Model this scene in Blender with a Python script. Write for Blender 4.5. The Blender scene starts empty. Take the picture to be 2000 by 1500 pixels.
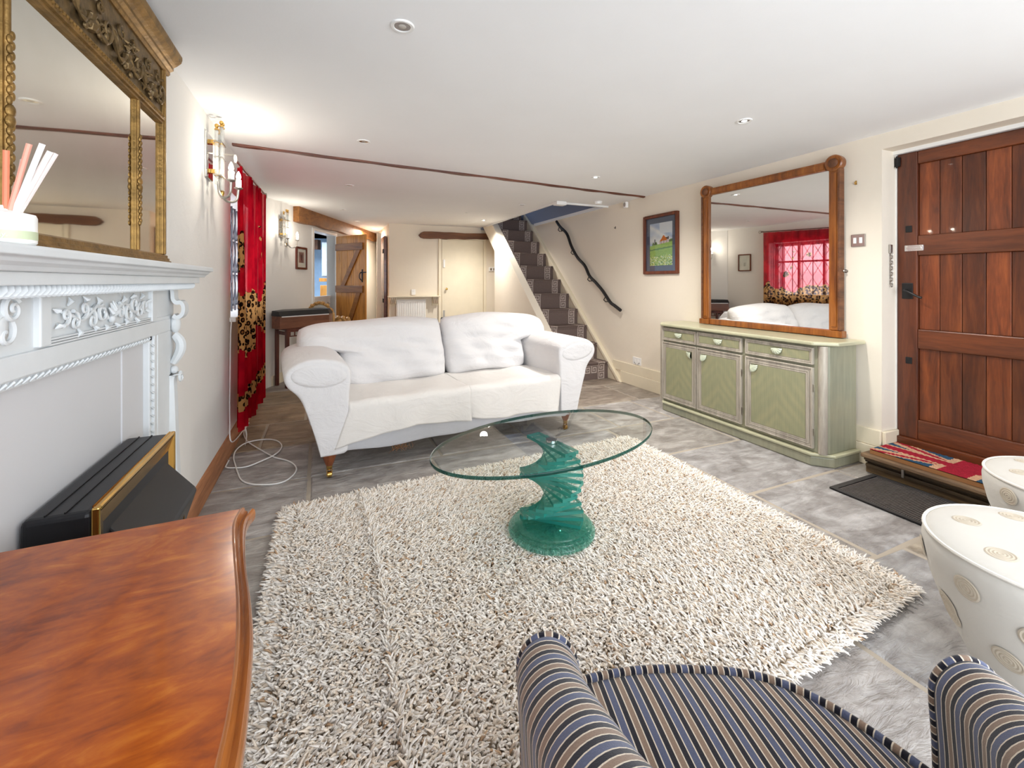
import bpy, bmesh, math, random
import numpy as np
from mathutils import Vector, Matrix
random.seed(7); rng = np.random.default_rng(7)
sc = bpy.context.scene
COL = sc.collection
# ------------------------------------------------------------------ camera, world, light, exposure
YAW = math.atan(368/850.0)
cam_d = bpy.data.cameras.new('camera'); cam = bpy.data.objects.new('camera', cam_d); COL.objects.link(cam)
cam_d.sensor_width = 36; cam_d.lens = 36*850/2000; cam_d.shift_y = -0.1; cam_d.clip_start = .02
cam.location = (0, 0, 1.25); cam.rotation_euler = (math.pi/2, 0, -YAW)
sc.camera = cam
w = bpy.data.worlds.new('sky'); sc.world = w; w.use_nodes = True
w.node_tree.nodes['Background'].inputs[0].default_value = (.72, .84, 1, 1)
w.node_tree.nodes['Background'].inputs[1].default_value = 1.3
sc.view_settings.view_transform = 'Standard'; sc.view_settings.look = 'None'
sc.view_settings.gamma = 1; sc.view_settings.use_curve_mapping = False
sc.view_settings.exposure = 0.78
try:
    sc.cycles.max_bounces = 14; sc.cycles.diffuse_bounces = 8; sc.cycles.transparent_max_bounces = 48
    sc.cycles.glossy_bounces = 6; sc.cycles.transmission_bounces = 10
    sc.cycles.caustics_reflective = False; sc.cycles.caustics_refractive = False
    sc.cycles.sample_clamp_indirect = 6
except Exception: pass

def area(name, loc, rot, sx, sy, power, color=(1, 1, 1), spread=math.pi):
    d = bpy.data.lights.new(name, 'AREA'); d.shape = 'RECTANGLE'; d.size = sx; d.size_y = sy
    d.energy = power; d.color = color; d.spread = spread
    o = bpy.data.objects.new(name, d); COL.objects.link(o); o.location = loc; o.rotation_euler = rot
    return o
# daylight entering by the wide garden doors behind the camera, at their opening
area('garden_door_daylight', (1.4, -1.6, 1.15), (math.radians(78), 0, 0), 3.3, 1.9, 66, (.93, .965, 1))
# daylight by the curtained window in the left wall
area('left_window_daylight', (-1.02, 4.4, 1.45), (0, -math.pi/2, 0), .85, 1.05, 10, (.86, .93, 1))
# daylight down the stairwell from the landing and in the kitchen behind the half door
area('landing_daylight', (2.95, 8.6, 3.6), (math.radians(-68), 0, 0), .6, .9, 14, (.75, .85, 1))
area('kitchen_daylight', (-.75, 8.7, 2.15), (0, 0, 0), .8, .8, 45, (.7, .84, 1))
area('passage_lamp', (.75, 8.45, 2.2), (0, 0, 0), .12, .12, 7, (1, .93, .82))

# ------------------------------------------------------------------ helpers
def srgb(r, g, b):
    f = lambda c: (c/255/12.92 if c/255 <= .04045 else ((c/255+.055)/1.055)**2.4)
    return (f(r), f(g), f(b), 1)

class MB:
    def __init__(s): s.v = []; s.f = []; s.a = []
    def add(s, vs, fs, att=None):
        n = len(s.v); s.v += [tuple(p) for p in vs]; s.f += [tuple(i+n for i in f) for f in fs]
        s.a += (list(att) if att is not None else [0.0]*len(vs)); return s
    def box(s, x0, x1, y0, y1, z0, z1):
        v = [(x, y, z) for z in (z0, z1) for x, y in ((x0, y0), (x1, y0), (x1, y1), (x0, y1))]
        return s.add(v, [(3, 2, 1, 0), (4, 5, 6, 7), (0, 1, 5, 4), (1, 2, 6, 5), (2, 3, 7, 6), (3, 0, 4, 7)])
    def prism(s, pts, plane, a, b):
        n = len(pts)
        def P(p, c):
            return {'yz': (c, p[0], p[1]), 'xz': (p[0], c, p[1]), 'xy': (p[0], p[1], c)}[plane]
        v = [P(p, a) for p in pts]+[P(p, b) for p in pts]
        f = [tuple(range(n)), tuple(range(2*n-1, n-1, -1))]+[(i, (i+1) % n, n+(i+1) % n, n+i) for i in range(n)]
        return s.add(v, f)
    def loft(s, rings, cap=True, closed=True, att=None):
        m = len(rings[0]); v = [p for r in rings for p in r]; f = []
        for i in range(len(rings)-1):
            for j in range(m if closed else m-1):
                k = (j+1) % m
                f.append((i*m+j, i*m+k, (i+1)*m+k, (i+1)*m+j))
        if cap and closed:
            f.append(tuple(range(m-1, -1, -1))); f.append(tuple(range((len(rings)-1)*m, len(rings)*m)))
        A = None
        if att is not None: A = [att[i] for i in range(len(rings)) for _ in range(m)]
        return s.add(v, f, A)
    def tube(s, pts, r, n=8, closed=False, flat=1.0, up=None):
        P = [Vector(p) for p in pts]; R = r if isinstance(r, (list, tuple)) else [r]*len(P)
        rings = []; prev = None; L = 0; att = []
        for i, p in enumerate(P):
            if closed: d = (P[(i+1) % len(P)]-P[i-1])
            else: d = P[min(i+1, len(P)-1)]-P[max(i-1, 0)]
            d = d.normalized() if d.length > 1e-9 else Vector((0, 0, 1))
            if prev is None:
                h = Vector(up) if up else (Vector((0, 0, 1)) if abs(d.z) < .9 else Vector((1, 0, 0)))
                u = d.cross(h).normalized()
            else:
                u = (prev-d*prev.dot(d)).normalized()
            prev = u; w_ = d.cross(u)
            rings.append([p+u*R[i]*math.cos(t)+w_*R[i]*flat*math.sin(t) for t in [2*math.pi*k/n for k in range(n)]])
            att.append(L); L += (P[min(i+1, len(P)-1)]-p).length
        if closed: rings.append(rings[0]); att.append(L)
        return s.loft(rings, cap=not closed, att=att)
    def lathe(s, prof, c=(0, 0, 0), n=24, axis='z'):
        rings = []
        for r, h in prof:
            ring = []
            for k in range(n):
                a = 2*math.pi*k/n; x, y = r*math.cos(a), r*math.sin(a)
                p = {'z': (x, y, h), 'x': (h, x, y), 'y': (y, h, x)}[axis]
                ring.append((p[0]+c[0], p[1]+c[1], p[2]+c[2]))
            rings.append(ring)
        return s.loft(rings)
    def ball(s, c, rx, ry=None, rz=None, n=10, m=6):
        ry = ry or rx; rz = rz or rx
        rings = [[(c[0]+rx*math.sin(t)*math.cos(a), c[1]+ry*math.sin(t)*math.sin(a), c[2]-rz*math.cos(t)) for a in [2*math.pi*k/n for k in range(n)]]
                 for t in [math.pi*(i+.15)/(m+.3) for i in range(m+1)]]
        return s.loft(rings)
    def grid(s, fn, nu, nv, closed=False, att=None):
        v = [fn(i/nu, j/nv) for i in range(nu+1) for j in range(nv+1)]
        A = [att(i/nu, j/nv) for i in range(nu+1) for j in range(nv+1)] if att else None
        f = [(i*(nv+1)+j, (i+1)*(nv+1)+j, (i+1)*(nv+1)+j+1, i*(nv+1)+j+1) for i in range(nu) for j in range(nv)]
        return s.add(v, f, A)
    def xf(s, M):
        s.v = [tuple(M @ Vector(p)) for p in s.v]; return s

def thing(name, label, cat, loc=(0, 0, 0), rz=0, group=None, kind=None):
    o = bpy.data.objects.new(name, None); COL.objects.link(o); o.empty_display_size = .05
    o.location = loc; o.rotation_euler = (0, 0, rz); o['label'] = label; o['category'] = cat
    if group: o['group'] = group
    if kind: o['kind'] = kind
    return o
def rootmat(o):
    while o.parent: o = o.parent
    return Matrix.Translation(o.location) @ Matrix.Rotation(o.rotation_euler.z, 4, 'Z')
def part(name, mb, mat, parent=None, world=False, smooth=40, bevel=0, seg=2, label=None, color=None, attr=False):
    vs = mb.v
    if world and parent is not None:
        Mi = rootmat(parent).inverted(); vs = [tuple(Mi @ Vector(p)) for p in vs]
    me = bpy.data.meshes.new(name); me.from_pydata(vs, [], mb.f); me.update()
    if attr:
        at = me.attributes.new('s', 'FLOAT', 'POINT'); at.data.foreach_set('value', np.array(mb.a, dtype=np.float32))
    bm = bmesh.new(); bm.from_mesh(me)
    if not attr: bmesh.ops.remove_doubles(bm, verts=bm.verts, dist=1e-6)
    bmesh.ops.recalc_face_normals(bm, faces=bm.faces); bm.to_mesh(me); bm.free()
    if smooth:
        me.polygons.foreach_set('use_smooth', [True]*len(me.polygons)); me.set_sharp_from_angle(angle=math.radians(smooth))
    mats = mat if isinstance(mat, (list, tuple)) else [mat]
    for m in mats: me.materials.append(m)
    o = bpy.data.objects.new(name, me); COL.objects.link(o)
    if parent is not None: o.parent = parent
    if bevel:
        b = o.modifiers.new('edge', 'BEVEL'); b.width = bevel; b.segments = seg; b.limit_method = 'ANGLE'; b.angle_limit = math.radians(35)
    if label: o['label'] = label
    if color: o.color = color
    return o
def tag(o, label, cat=None, group=None, kind=None):
    if label: o['label'] = label
    if cat: o['category'] = cat
    if group: o['group'] = group
    if kind: o['kind'] = kind
    return o
def struct(name, mb, mat, label=None, **k):
    o = part(name, mb, mat, **k); o['kind'] = 'structure'; o['category'] = name.split('_')[0]
    o['label'] = label or name.replace('_', ' '); return o
def copy_tree(o, parent=None):
    c = o.copy(); COL.objects.link(c)
    if parent is not None: c.parent = parent
    for ch in [x for x in bpy.data.objects if x.parent == o]: copy_tree(ch, c)
    return c
def copy_part(o, name=None):
    c = o.copy(); COL.objects.link(c); return c
def bezier(pts, n=8):
    """Catmull-Rom through the points"""
    P = [Vector(p) for p in pts]; out = []
    for i in range(len(P)-1):
        a = P[max(i-1, 0)]; b = P[i]; c = P[i+1]; d = P[min(i+2, len(P)-1)]
        for k in range(n):
            t = k/n
            out.append(.5*((2*b)+(c-a)*t+(2*a-5*b+4*c-d)*t*t+(3*b-a-3*c+d)*t**3))
    out.append(P[-1]); return out

# ------------------------------------------------------------------ materials
class NT:
    def __init__(s, name):
        s.m = bpy.data.materials.new(name); s.m.use_nodes = True; s.t = s.m.node_tree; s.n = s.t.nodes; s.b = s.n['Principled BSDF']
    def node(s, typ, **k):
        nd = s.n.new(typ)
        for a, v in k.items():
            if a == 'inp':
                for i, x in v.items(): nd.inputs[i].default_value = x
            else: setattr(nd, a, v)
        return nd
    def link(s, a, b): s.t.links.new(a, b)
    def coord(s, scale=(1, 1, 1), kind='Object', rot=(0, 0, 0)):
        if kind == 'World':
            src = s.node('ShaderNodeNewGeometry').outputs['Position']
        else: src = s.node('ShaderNodeTexCoord').outputs[kind]
        mp = s.node('ShaderNodeMapping'); mp.inputs['Scale'].default_value = scale; mp.inputs['Rotation'].default_value = rot
        s.link(src, mp.inputs[0]); return mp.outputs[0]
    def noise(s, vec, scale=5, detail=4, rough=.55, dist=0):
        nd = s.node('ShaderNodeTexNoise'); nd.inputs['Scale'].default_value = scale; nd.inputs['Detail'].default_value = detail
        nd.inputs['Roughness'].default_value = rough; nd.inputs['Distortion'].default_value = dist
        s.link(vec, nd.inputs['Vector']); return nd.outputs['Fac']
    def ramp(s, fac, stops, interp='LINEAR'):
        r = s.node('ShaderNodeValToRGB'); r.color_ramp.interpolation = interp
        e = r.color_ramp.elements
        while len(e) < len(stops): e.new(.5)
        for i, (p, c) in enumerate(stops): e[i].position = p; e[i].color = c
        s.link(fac, r.inputs[0]); return r.outputs[0]
    def mix(s, fac, a, b, mode='MIX'):
        m = s.node('ShaderNodeMix', data_type='RGBA', blend_type=mode)
        for sock, val in ((m.inputs[0], fac), (m.inputs[6], a), (m.inputs[7], b)):
            if hasattr(val, 'is_output') or isinstance(val, bpy.types.NodeSocket): s.link(val, sock)
            else: sock.default_value = val
        return m.outputs[2]
    def math(s, op, a, b=None, c=None, clamp=False):
        m = s.node('ShaderNodeMath', operation=op, use_clamp=clamp)
        for i, val in enumerate((a, b, c)):
            if val is None: continue
            if isinstance(val, bpy.types.NodeSocket): s.link(val, m.inputs[i])
            else: m.inputs[i].default_value = val
        return m.outputs[0]
    def bump(s, h, strength=.3, dist=.01):
        b = s.node('ShaderNodeBump'); b.inputs['Strength'].default_value = strength; b.inputs['Distance'].default_value = dist
        s.link(h, b.inputs['Height']); s.link(b.outputs[0], s.b.inputs['Normal']); return b
    def set(s, **k):
        for a, v in k.items():
            sock = s.b.inputs[{'col': 'Base Color', 'rough': 'Roughness', 'metal': 'Metallic', 'spec': 'Specular IOR Level', 'coat': 'Coat Weight',
                               'ior': 'IOR', 'trans': 'Transmission Weight', 'em': 'Emission Color', 'ems': 'Emission Strength', 'sheen': 'Sheen Weight', 'alpha': 'Alpha'}[a]]
            if isinstance(v, bpy.types.NodeSocket): s.link(v, sock)
            else: sock.default_value = v
        return s
def plain(name, c, rough=.5, metal=0, var=.06, bump=0, scale=6, bscale=60, coat=0, spec=.5):
    t = NT(name); v = t.coord()
    n = t.noise(v, scale, 4)
    d = tuple(x*(1-var*2) for x in c[:3])+(1,); l = tuple(min(1, x*(1+var)) for x in c[:3])+(1,)
    t.set(col=t.ramp(n, [(.3, d), (.7, l)]), rough=rough, metal=metal, coat=coat, spec=spec)
    if bump: t.bump(t.noise(v, bscale, 5), bump, .004)
    return t.m
def paint(name, c, bump=.25, scale=7):
    t = NT(name); v = t.coord(kind='World')
    d = tuple(x*.965 for x in c[:3])+(1,)
    t.set(col=t.ramp(t.noise(v, 1.3, 5), [(.35, d), (.7, c)]), rough=.85, spec=.25)
    t.bump(t.math('ADD', t.noise(v, scale, 5, .5), t.math('MULTIPLY', t.noise(v, 90, 3), .12)), bump, .012); return t.m
def wood(name, dark, mid, light, axis=1, rough=.35, coat=0, scale=1.0, objcol=False, bump=.1):
    t = NT(name); st = [9*scale, 9*scale, 9*scale]; st[axis] = .9*scale
    v = t.coord(tuple(st)); n = t.noise(v, 2.2, 6, .6, .6); n2 = t.noise(v, 14, 4, .6, .2)
    f = t.math('ADD', t.math('MULTIPLY', n, .75), t.math('MULTIPLY', n2, .25))
    c = t.ramp(f, [(.3, dark), (.5, mid), (.68, light)])
    if objcol:
        oi = t.node('ShaderNodeObjectInfo'); c = t.mix(1.0, c, oi.outputs['Color'], 'MULTIPLY')
    t.set(col=c, rough=rough, coat=coat); t.bump(n2, bump, .002); return t.m

m_wall = paint('cream_wall_paint', srgb(233, 224, 208))
m_wallL = paint('white_wall_paint', srgb(232, 230, 226), .35)
m_ceil = paint('ceiling_paint', srgb(243, 244, 245), .2, 4)
m_blue = paint('landing_dim_daylight_tone', srgb(132, 140, 160), .1)  # dim bluish daylight upstairs is put into this wall colour
m_trim = plain('cream_gloss_paint', srgb(232, 222, 198), .35, var=.02)
m_white = plain('white_gloss_paint', srgb(236, 236, 234), .35, var=.02)
m_firep = plain('chalk_white_surround_paint', srgb(214, 218, 220), .5, var=.03, bump=.15, bscale=40)
m_plast = plain('white_plastic', srgb(240, 240, 238), .3, var=.01)
m_black = plain('black_iron', srgb(28, 27, 28), .45, .3, var=.1)
m_blackmat = plain('black_enamel', srgb(13, 14, 19), .42, 0, var=.05, bump=.1, bscale=400)
m_chrome = plain('chrome', srgb(215, 215, 218), .12, 1, var=.02)
m_nickel = plain('brushed_nickel', srgb(190, 186, 180), .28, 1, var=.03)
m_brass = plain('polished_brass', srgb(214, 172, 96), .2, 1, var=.08)
m_gold = plain('antique_gilding', srgb(150, 118, 68), .45, .75, var=.22, scale=25, bump=.4, bscale=90)
m_gold2 = plain('dark_bronze_gilding', srgb(122, 100, 66), .5, .6, var=.25, scale=30, bump=.5, bscale=80)
m_gilt = plain('pale_gilt_wood', srgb(196, 150, 88), .45, .25, var=.25, scale=30, bump=.4, bscale=60)
m_oakbeam = wood('honey_oak_beam', srgb(92, 56, 26), srgb(138, 90, 44), srgb(164, 110, 58), 1, .55, bump=.4)
m_darkbeam = wood('dark_oak_beam', srgb(62, 36, 22), srgb(104, 64, 38), srgb(128, 82, 50), 0, .6, bump=.6)
m_redbeam = wood('red_brown_beam', srgb(50, 24, 14), srgb(98, 52, 34), srgb(128, 72, 48), 0, .5, bump=.6)
m_maho = wood('mahogany_plank', srgb(56, 25, 12), srgb(98, 48, 22), srgb(128, 68, 32), 2, .36, .15, objcol=True)
m_mahoh = wood('mahogany_rail', srgb(60, 29, 14), srgb(96, 48, 23), srgb(122, 64, 32), 1, .33, .2)
m_pine = wood('honey_pine', srgb(132, 80, 26), srgb(186, 124, 50), srgb(206, 146, 70), 2, .4, .1, objcol=True)
m_pined = wood('dark_pine_batten', srgb(90, 52, 18), srgb(132, 82, 32), srgb(150, 98, 42), 0, .4)
m_frame = wood('golden_mahogany_frame', srgb(88, 44, 12), srgb(138, 78, 24), srgb(168, 104, 42), 2, .32, .2)
m_rose = wood('red_rosewood', srgb(52, 18, 12), srgb(88, 34, 22), srgb(110, 48, 30), 2, .3, .2)
m_box = wood('brown_cabinet_wood', srgb(84, 46, 28), srgb(118, 70, 46), srgb(138, 88, 60), 0, .4)
m_piccol = wood('picture_frame_wood', srgb(70, 30, 16), srgb(104, 50, 26), srgb(128, 68, 38), 2, .35)
m_foot = wood('turned_oak_foot', srgb(80, 38, 18), srgb(126, 66, 34), srgb(150, 86, 46), 2, .35, .2)
m_skirtL = wood('tan_skirting_board', srgb(130, 82, 50), srgb(168, 112, 74), srgb(190, 138, 98), 1, .6)
m_step = wood('worn_step_board', srgb(70, 52, 38), srgb(116, 92, 68), srgb(150, 124, 92), 1, .65, bump=.6)
m_rubber = plain('charcoal_rubber', srgb(52, 49, 48), .7, var=.1, bump=.3, bscale=250)
m_marble = paint('pale_grey_marble', srgb(206, 206, 208), .05)

# mirror
t = NT('mirror_silver'); t.set(col=(.86, .86, .84, 1), rough=.012, metal=1); m_mirror = t.m
t = NT('foxed_mirror'); v = t.coord(); t.set(col=t.ramp(t.noise(v, 5, 3), [(.3, (.74, .72, .64, 1)), (.7, (.8, .78, .71, 1))]), rough=.03, metal=1); m_mirror2 = t.m
# emitters
def emit(name, c, s):
    t = NT(name); t.set(col=c, em=c, ems=s); return t.m
m_bulb = emit('lit_bulb', (1, .93, .8, 1), 8); m_spot = emit('lit_downlight_lamp', (1, .95, .86, 1), 16)
m_spotoff = plain('unlit_lamp_glass', srgb(200, 198, 192), .2, .3)
# clear glass (thin panes)
def glassy(name, tint, edge=(.5, .5, .5, 1), base=.04, extra=None, rough=0.0):
    t = NT(name); t.n.remove(t.b); out = t.n['Material Output']
    tr = t.node('ShaderNodeBsdfTransparent'); tr.inputs[0].default_value = tint
    gl = t.node('ShaderNodeBsdfGlossy'); gl.inputs['Roughness'].default_value = rough; gl.inputs[0].default_value = (1, 1, 1, 1)
    lw = t.node('ShaderNodeLayerWeight'); lw.inputs[0].default_value = .5
    fr = t.node('ShaderNodeMath', operation='MULTIPLY_ADD'); t.link(t.math('POWER', lw.outputs['Facing'], 5.0), fr.inputs[0]); fr.inputs[1].default_value = .95; fr.inputs[2].default_value = base
    mx = t.node('ShaderNodeMixShader'); t.link(fr.outputs[0], mx.inputs[0]); t.link(tr.outputs[0], mx.inputs[1]); t.link(gl.outputs[0], mx.inputs[2])
    if extra:
        df = t.node('ShaderNodeBsdfDiffuse'); df.inputs[0].default_value = extra[0]
        m2 = t.node('ShaderNodeMixShader'); m2.inputs[0].default_value = extra[1]
        t.link(mx.outputs[0], m2.inputs[1]); t.link(df.outputs[0], m2.inputs[2]); mx = m2
    t.link(mx.outputs[0], out.inputs[0]); return t.m
m_pane = glassy('window_glass', (.95, .97, .97, 1))
m_top = glassy('table_glass', (.90, .945, .925, 1))
m_edge = glassy('bottle_green_glass_edge', (.12, .3, .26, 1), extra=((.008, .05, .042, 1), .6))
m_slab = glassy('aqua_glass_slab', (.93, .985, .97, 1), extra=((.25, .62, .55, 1), .05), base=.05)
m_slabed = glassy('aqua_glass_cut_edge', (.35, .72, .64, 1), extra=((.03, .30, .255, 1), .52), base=.08)
m_slabe = glassy('aqua_glass_base', (.72, .92, .87, 1), extra=((.05, .37, .32, 1), .115))
m_rod = glassy('clear_glass_rod', (.85, .87, .86, 1), extra=((.7, .7, .7, 1), .25))

# flagstones
t = NT('riven_flagstone'); v = t.coord((1, 1, 1), 'World')
oi = t.node('ShaderNodeObjectInfo')
vs = t.coord((1.2, 3.2, 1), 'World', (0, 0, .35))
n1 = t.noise(vs, 2.4, 7, .62, 1.2); n2 = t.noise(v, 9, 6, .6, .5); n3 = t.noise(vs, 7, 5, .6, 1.5)
base = t.ramp(n1, [(.30, srgb(100, 94, 90)), (.5, srgb(150, 146, 143)), (.68, srgb(196, 194, 192))])
base = t.mix(.45, base, t.ramp(n2, [(.3, srgb(112, 105, 100)), (.7, srgb(190, 186, 182))]))
base = t.mix(1.0, base, oi.outputs['Color'], 'MULTIPLY')
t.set(col=base, rough=t.ramp(n2, [(.3, (.38,)*3+(1,)), (.7, (.62,)*3+(1,))]), spec=.45)
hh = t.math('ADD', t.math('MULTIPLY', n3, .8), t.math('MULTIPLY', n2, .3)); t.bump(hh, .85, .02); m_flag = t.m
m_mortar = paint('pale_mortar', srgb(170, 160, 146), .3, 20)

# walnut top
t = NT('polished_walnut_veneer'); v = t.coord((1.0, 1.0, 1.0), 'Object', (0, 0, .7)); 
vv = t.coord((2.4, 6.5, 1), 'Object', (0, 0, -.75))
a = t.noise(vv, 2.6, 7, .62, 2.2); b_ = t.noise(v, 5, 4, .5, 1.4)
f = t.math('ADD', t.math('ADD', t.math('MULTIPLY', a, .5), t.math('MULTIPLY', b_, .32)), t.math('MULTIPLY', t.noise(t.coord((1, 2.2, 1), 'Object', (0, 0, -.9)), 22, 4, .6, 1.0), .18))
t.set(col=t.ramp(f, [(.28, srgb(70, 26, 4)), (.40, srgb(126, 54, 8)), (.53, srgb(160, 76, 10)), (.66, srgb(192, 112, 30))]), rough=.2, coat=.12)
t.bump(t.noise(v, 6, 2), .03, .01); m_walnut = t.m
m_walnutm = wood('walnut_moulding', srgb(104, 52, 18), srgb(144, 82, 32), srgb(176, 108, 50), 1, .25, .4)

# fabrics
def fabric(name, c, bscale=420, var=.03, wr=0.0, sheen=.2):
    t = NT(name); v = t.coord(); n = t.noise(v, 3, 4)
    d = tuple(x*(1-2*var) for x in c[:3])+(1,)
    t.set(col=t.ramp(n, [(.3, d), (.7, c)]), rough=.92, spec=.15, sheen=sheen)
    fine = t.noise(v, bscale, 2)
    if wr:
        vw = t.coord((1.3, 1.0, 2.2)); wn = t.noise(vw, 3.2, 5, .55, 1.6)
        h = t.math('ADD', t.math('MULTIPLY', wn, 1.0), t.math('MULTIPLY', fine, .04)); t.bump(h, wr, .03)
    else: t.bump(fine, .25, .003)
    return t.m
m_sofa = fabric('white_cotton_slipcover', srgb(221, 219, 219), wr=.5)
m_cloth = fabric('cream_throw_cotton', srgb(225, 221, 216), wr=.4)
m_sofab = fabric('off_white_sofa_base', srgb(208, 208, 212), wr=.25)
m_straw = plain('straw_stuffing', srgb(150, 104, 62), .9)
m_pouf = fabric('ivory_linen', srgb(206, 203, 196), 300, .03, .12)
m_embr = fabric('taupe_embroidery', srgb(203, 192, 174), 500, .1)
m_piping = fabric('ivory_piping', srgb(228, 224, 216), 300)

def stripe_mat(name, period, tw=0.0):
    t = NT(name); at = t.node('ShaderNodeAttribute', attribute_name='s')
    s = at.outputs['Fac']
    fr = t.math('FRACT', t.math('DIVIDE', s, period))
    K = srgb(26, 25, 36); C = srgb(214, 202, 184); T_ = srgb(138, 116, 100); B = srgb(84, 90, 116)
    st = [(0, K), (.17, C), (.215, T_), (.40, C), (.445, K), (.55, C), (.595, K), (.66, C), (.70, B), (.90, C), (.945, K)]
    st = [(0, K), (.19, C), (.235, T_), (.43, C), (.475, K), (.665, C), (.71, B), (.95, C)]
    c = t.ramp(fr, st, 'CONSTANT')
    v = t.coord(); c = t.mix(.25, c, t.mix(1, c, t.ramp(t.noise(v, 500, 2), [(.35, (.55, .55, .55, 1)), (.65, (1.3, 1.3, 1.3, 1))]), 'MULTIPLY'))
    t.set(col=c, rough=.9, spec=.15, sheen=.3); t.bump(t.noise(v, 700, 2), .3, .002); return t.m
m_stripe = stripe_mat('multi_stripe_velvet', .050); m_cord = stripe_mat('striped_piping', .05)

# colour attribute material
def attrcol(name, rough=.9, bump=0, bscale=300, coat=0):
    t = NT(name); a = t.node('ShaderNodeAttribute', attribute_name='tint'); t.set(col=a.outputs['Color'], rough=rough, spec=.2, coat=coat)
    if bump: t.bump(t.noise(t.coord(), bscale, 3), bump, .004)
    return t.m
m_print = attrcol('painted_print', .6); m_carpet = attrcol('woven_carpet', .95, .5, 350); m_coir = attrcol('coir_pile', .95, .8, 260)
def painted(name, w_, h_, nx, ny, fn, frame, mat, parent=None, world=False, thick=0, height=None):
    """grid panel whose faces carry a colour: frame(u, v)->point; fn(u, v)->rgba"""
    me = bpy.data.meshes.new(name)
    V = [frame(i/nx, j/ny) for j in range(ny+1) for i in range(nx+1)]
    if world and parent is not None:
        Mi = rootmat(parent).inverted(); V = [tuple(Mi @ Vector(p)) for p in V]
    Fc = [(j*(nx+1)+i, j*(nx+1)+i+1, (j+1)*(nx+1)+i+1, (j+1)*(nx+1)+i) for j in range(ny) for i in range(nx)]
    me.from_pydata(V, [], Fc); at = me.attributes.new('tint', 'FLOAT_COLOR', 'CORNER')
    cs = np.array([fn((i+.5)/nx, (j+.5)/ny) for j in range(ny) for i in range(nx)], dtype=np.float32)
    at.data.foreach_set('color', np.repeat(cs, 4, axis=0).ravel()); me.materials.append(mat)
    o = bpy.data.objects.new(name, me); COL.objects.link(o)
    if parent is not None: o.parent = parent
    return o

# ------------------------------------------------------------------ room shell
CE = 2.24
def rf(r, f, z=0):   # along / across the skewed far wall
    S, C = math.sin(YAW), math.cos(YAW); return (r*C+f*S, -r*S+f*C, z)
RW = -2.874
# floor: bed of mortar and flagstones
fl = struct('floor', MB().box(-1.2, 4.2, -1.7, 11.5, -.12, -.005), m_mortar, 'grey riven flagstone floor of the long room')
courses = [-1.7, -1.1, -.6, .0, .55, 1.16, 1.8, 2.45, 3.07, 3.72, 4.36, 5.0, 5.6, 6.25, 6.9, 7.6, 8.3]
def stone_mesh(w_, d_, seed):
    r = random.Random(seed); n = 3; mb = MB(); ring = []
    g = .010
    for (ax, ay, bx, by) in ((0, 0, 1, 0), (1, 0, 1, 1), (1, 1, 0, 1), (0, 1, 0, 0)):
        for k in range(n):
            q = k/n; x = (ax+(bx-ax)*q)*w_; y = (ay+(by-ay)*q)*d_
            x = min(max(x, g), w_-g); y = min(max(y, g), d_-g)
            ring.append((x+r.uniform(-.004, .004), y+r.uniform(-.004, .004)))
    cx, cy = w_/2, d_/2
    h = r.uniform(-.002, .002)
    def R(ins, z): return [(x+(cx-x)/max(abs(cx-x), .02)*min(ins, abs(cx-x)), y+(cy-y)/max(abs(cy-y), .02)*min(ins, abs(cy-y)), z+h) for x, y in ring]
    mb.loft([R(0, -.03), R(0, -.006), R(.008, 0)], cap=True); return mb
stone_joints = {3.07: [-.09], 1.16: [2.3], .55: [2.5]}
cols = [(1.0, .99, .99), (1.06, 1.05, 1.05), (.93, .91, .89), (.98, .99, 1.02), (.9, .88, .85), (1.02, 1.0, .96)]
k = 0
for ci in range(len(courses)-1):
    y0, y1 = courses[ci], courses[ci+1]
    x = -.72 - random.uniform(0, .35); 
    xs = [x]
    while xs[-1] < 3.55: xs.append(xs[-1]+random.uniform(.5, 1.02))
    if y0 == 3.07: xs = [-.95, -.09, .78, 1.5, 2.35, 2.95, 3.7]
    if y0 == 2.45: xs = [-.8, -.08, .7, 1.6, 2.2, 3.02, 3.8]
    if y0 == .55: xs = [-.9, -.1, .8, 1.7, 2.5, 3.2, 3.8]
    if y0 == 1.16: xs = [-.9, -.15, .6, 1.5, 2.32, 3.12, 3.8]
    for i in range(len(xs)-1):
        w_ = xs[i+1]-xs[i]; k += 1
        c = list(random.choice(cols)); cxx = (xs[i]+xs[i+1])/2; cyy = (y0+y1)/2
        if cxx < .6 and 3.6 < cyy < 5.5: c = random.choice([(.86, .68, .46), (.78, .64, .46), (.9, .74, .54)])
        elif cxx > 1.8 and cyy > 3.7: c = random.choice([(.95, .84, .72), (.82, .72, .62), (.9, .82, .72)])
        elif y0 == .55 and 1.6 < xs[i] < 2.0: c = (1.0, 1.03, 1.07)
        elif y0 == .55 and xs[i] > 2.4: c = (.95, .86, .7)
        o = part('flagstone', stone_mesh(w_, y1-y0, k), m_flag, fl, smooth=0, color=tuple(c)+(1,)); o.location = (xs[i], y0, 0)

# ceiling with the stairwell opening
cm = MB(); cm.box(-1.2, 4.2, -1.7, 4.75, CE, CE+.25); cm.box(-1.2, 2.66, 4.75, 11.5, CE, CE+.25)
struct('ceiling', cm, m_ceil, 'flat white plaster ceiling with an opening over the stairs', smooth=0)
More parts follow.
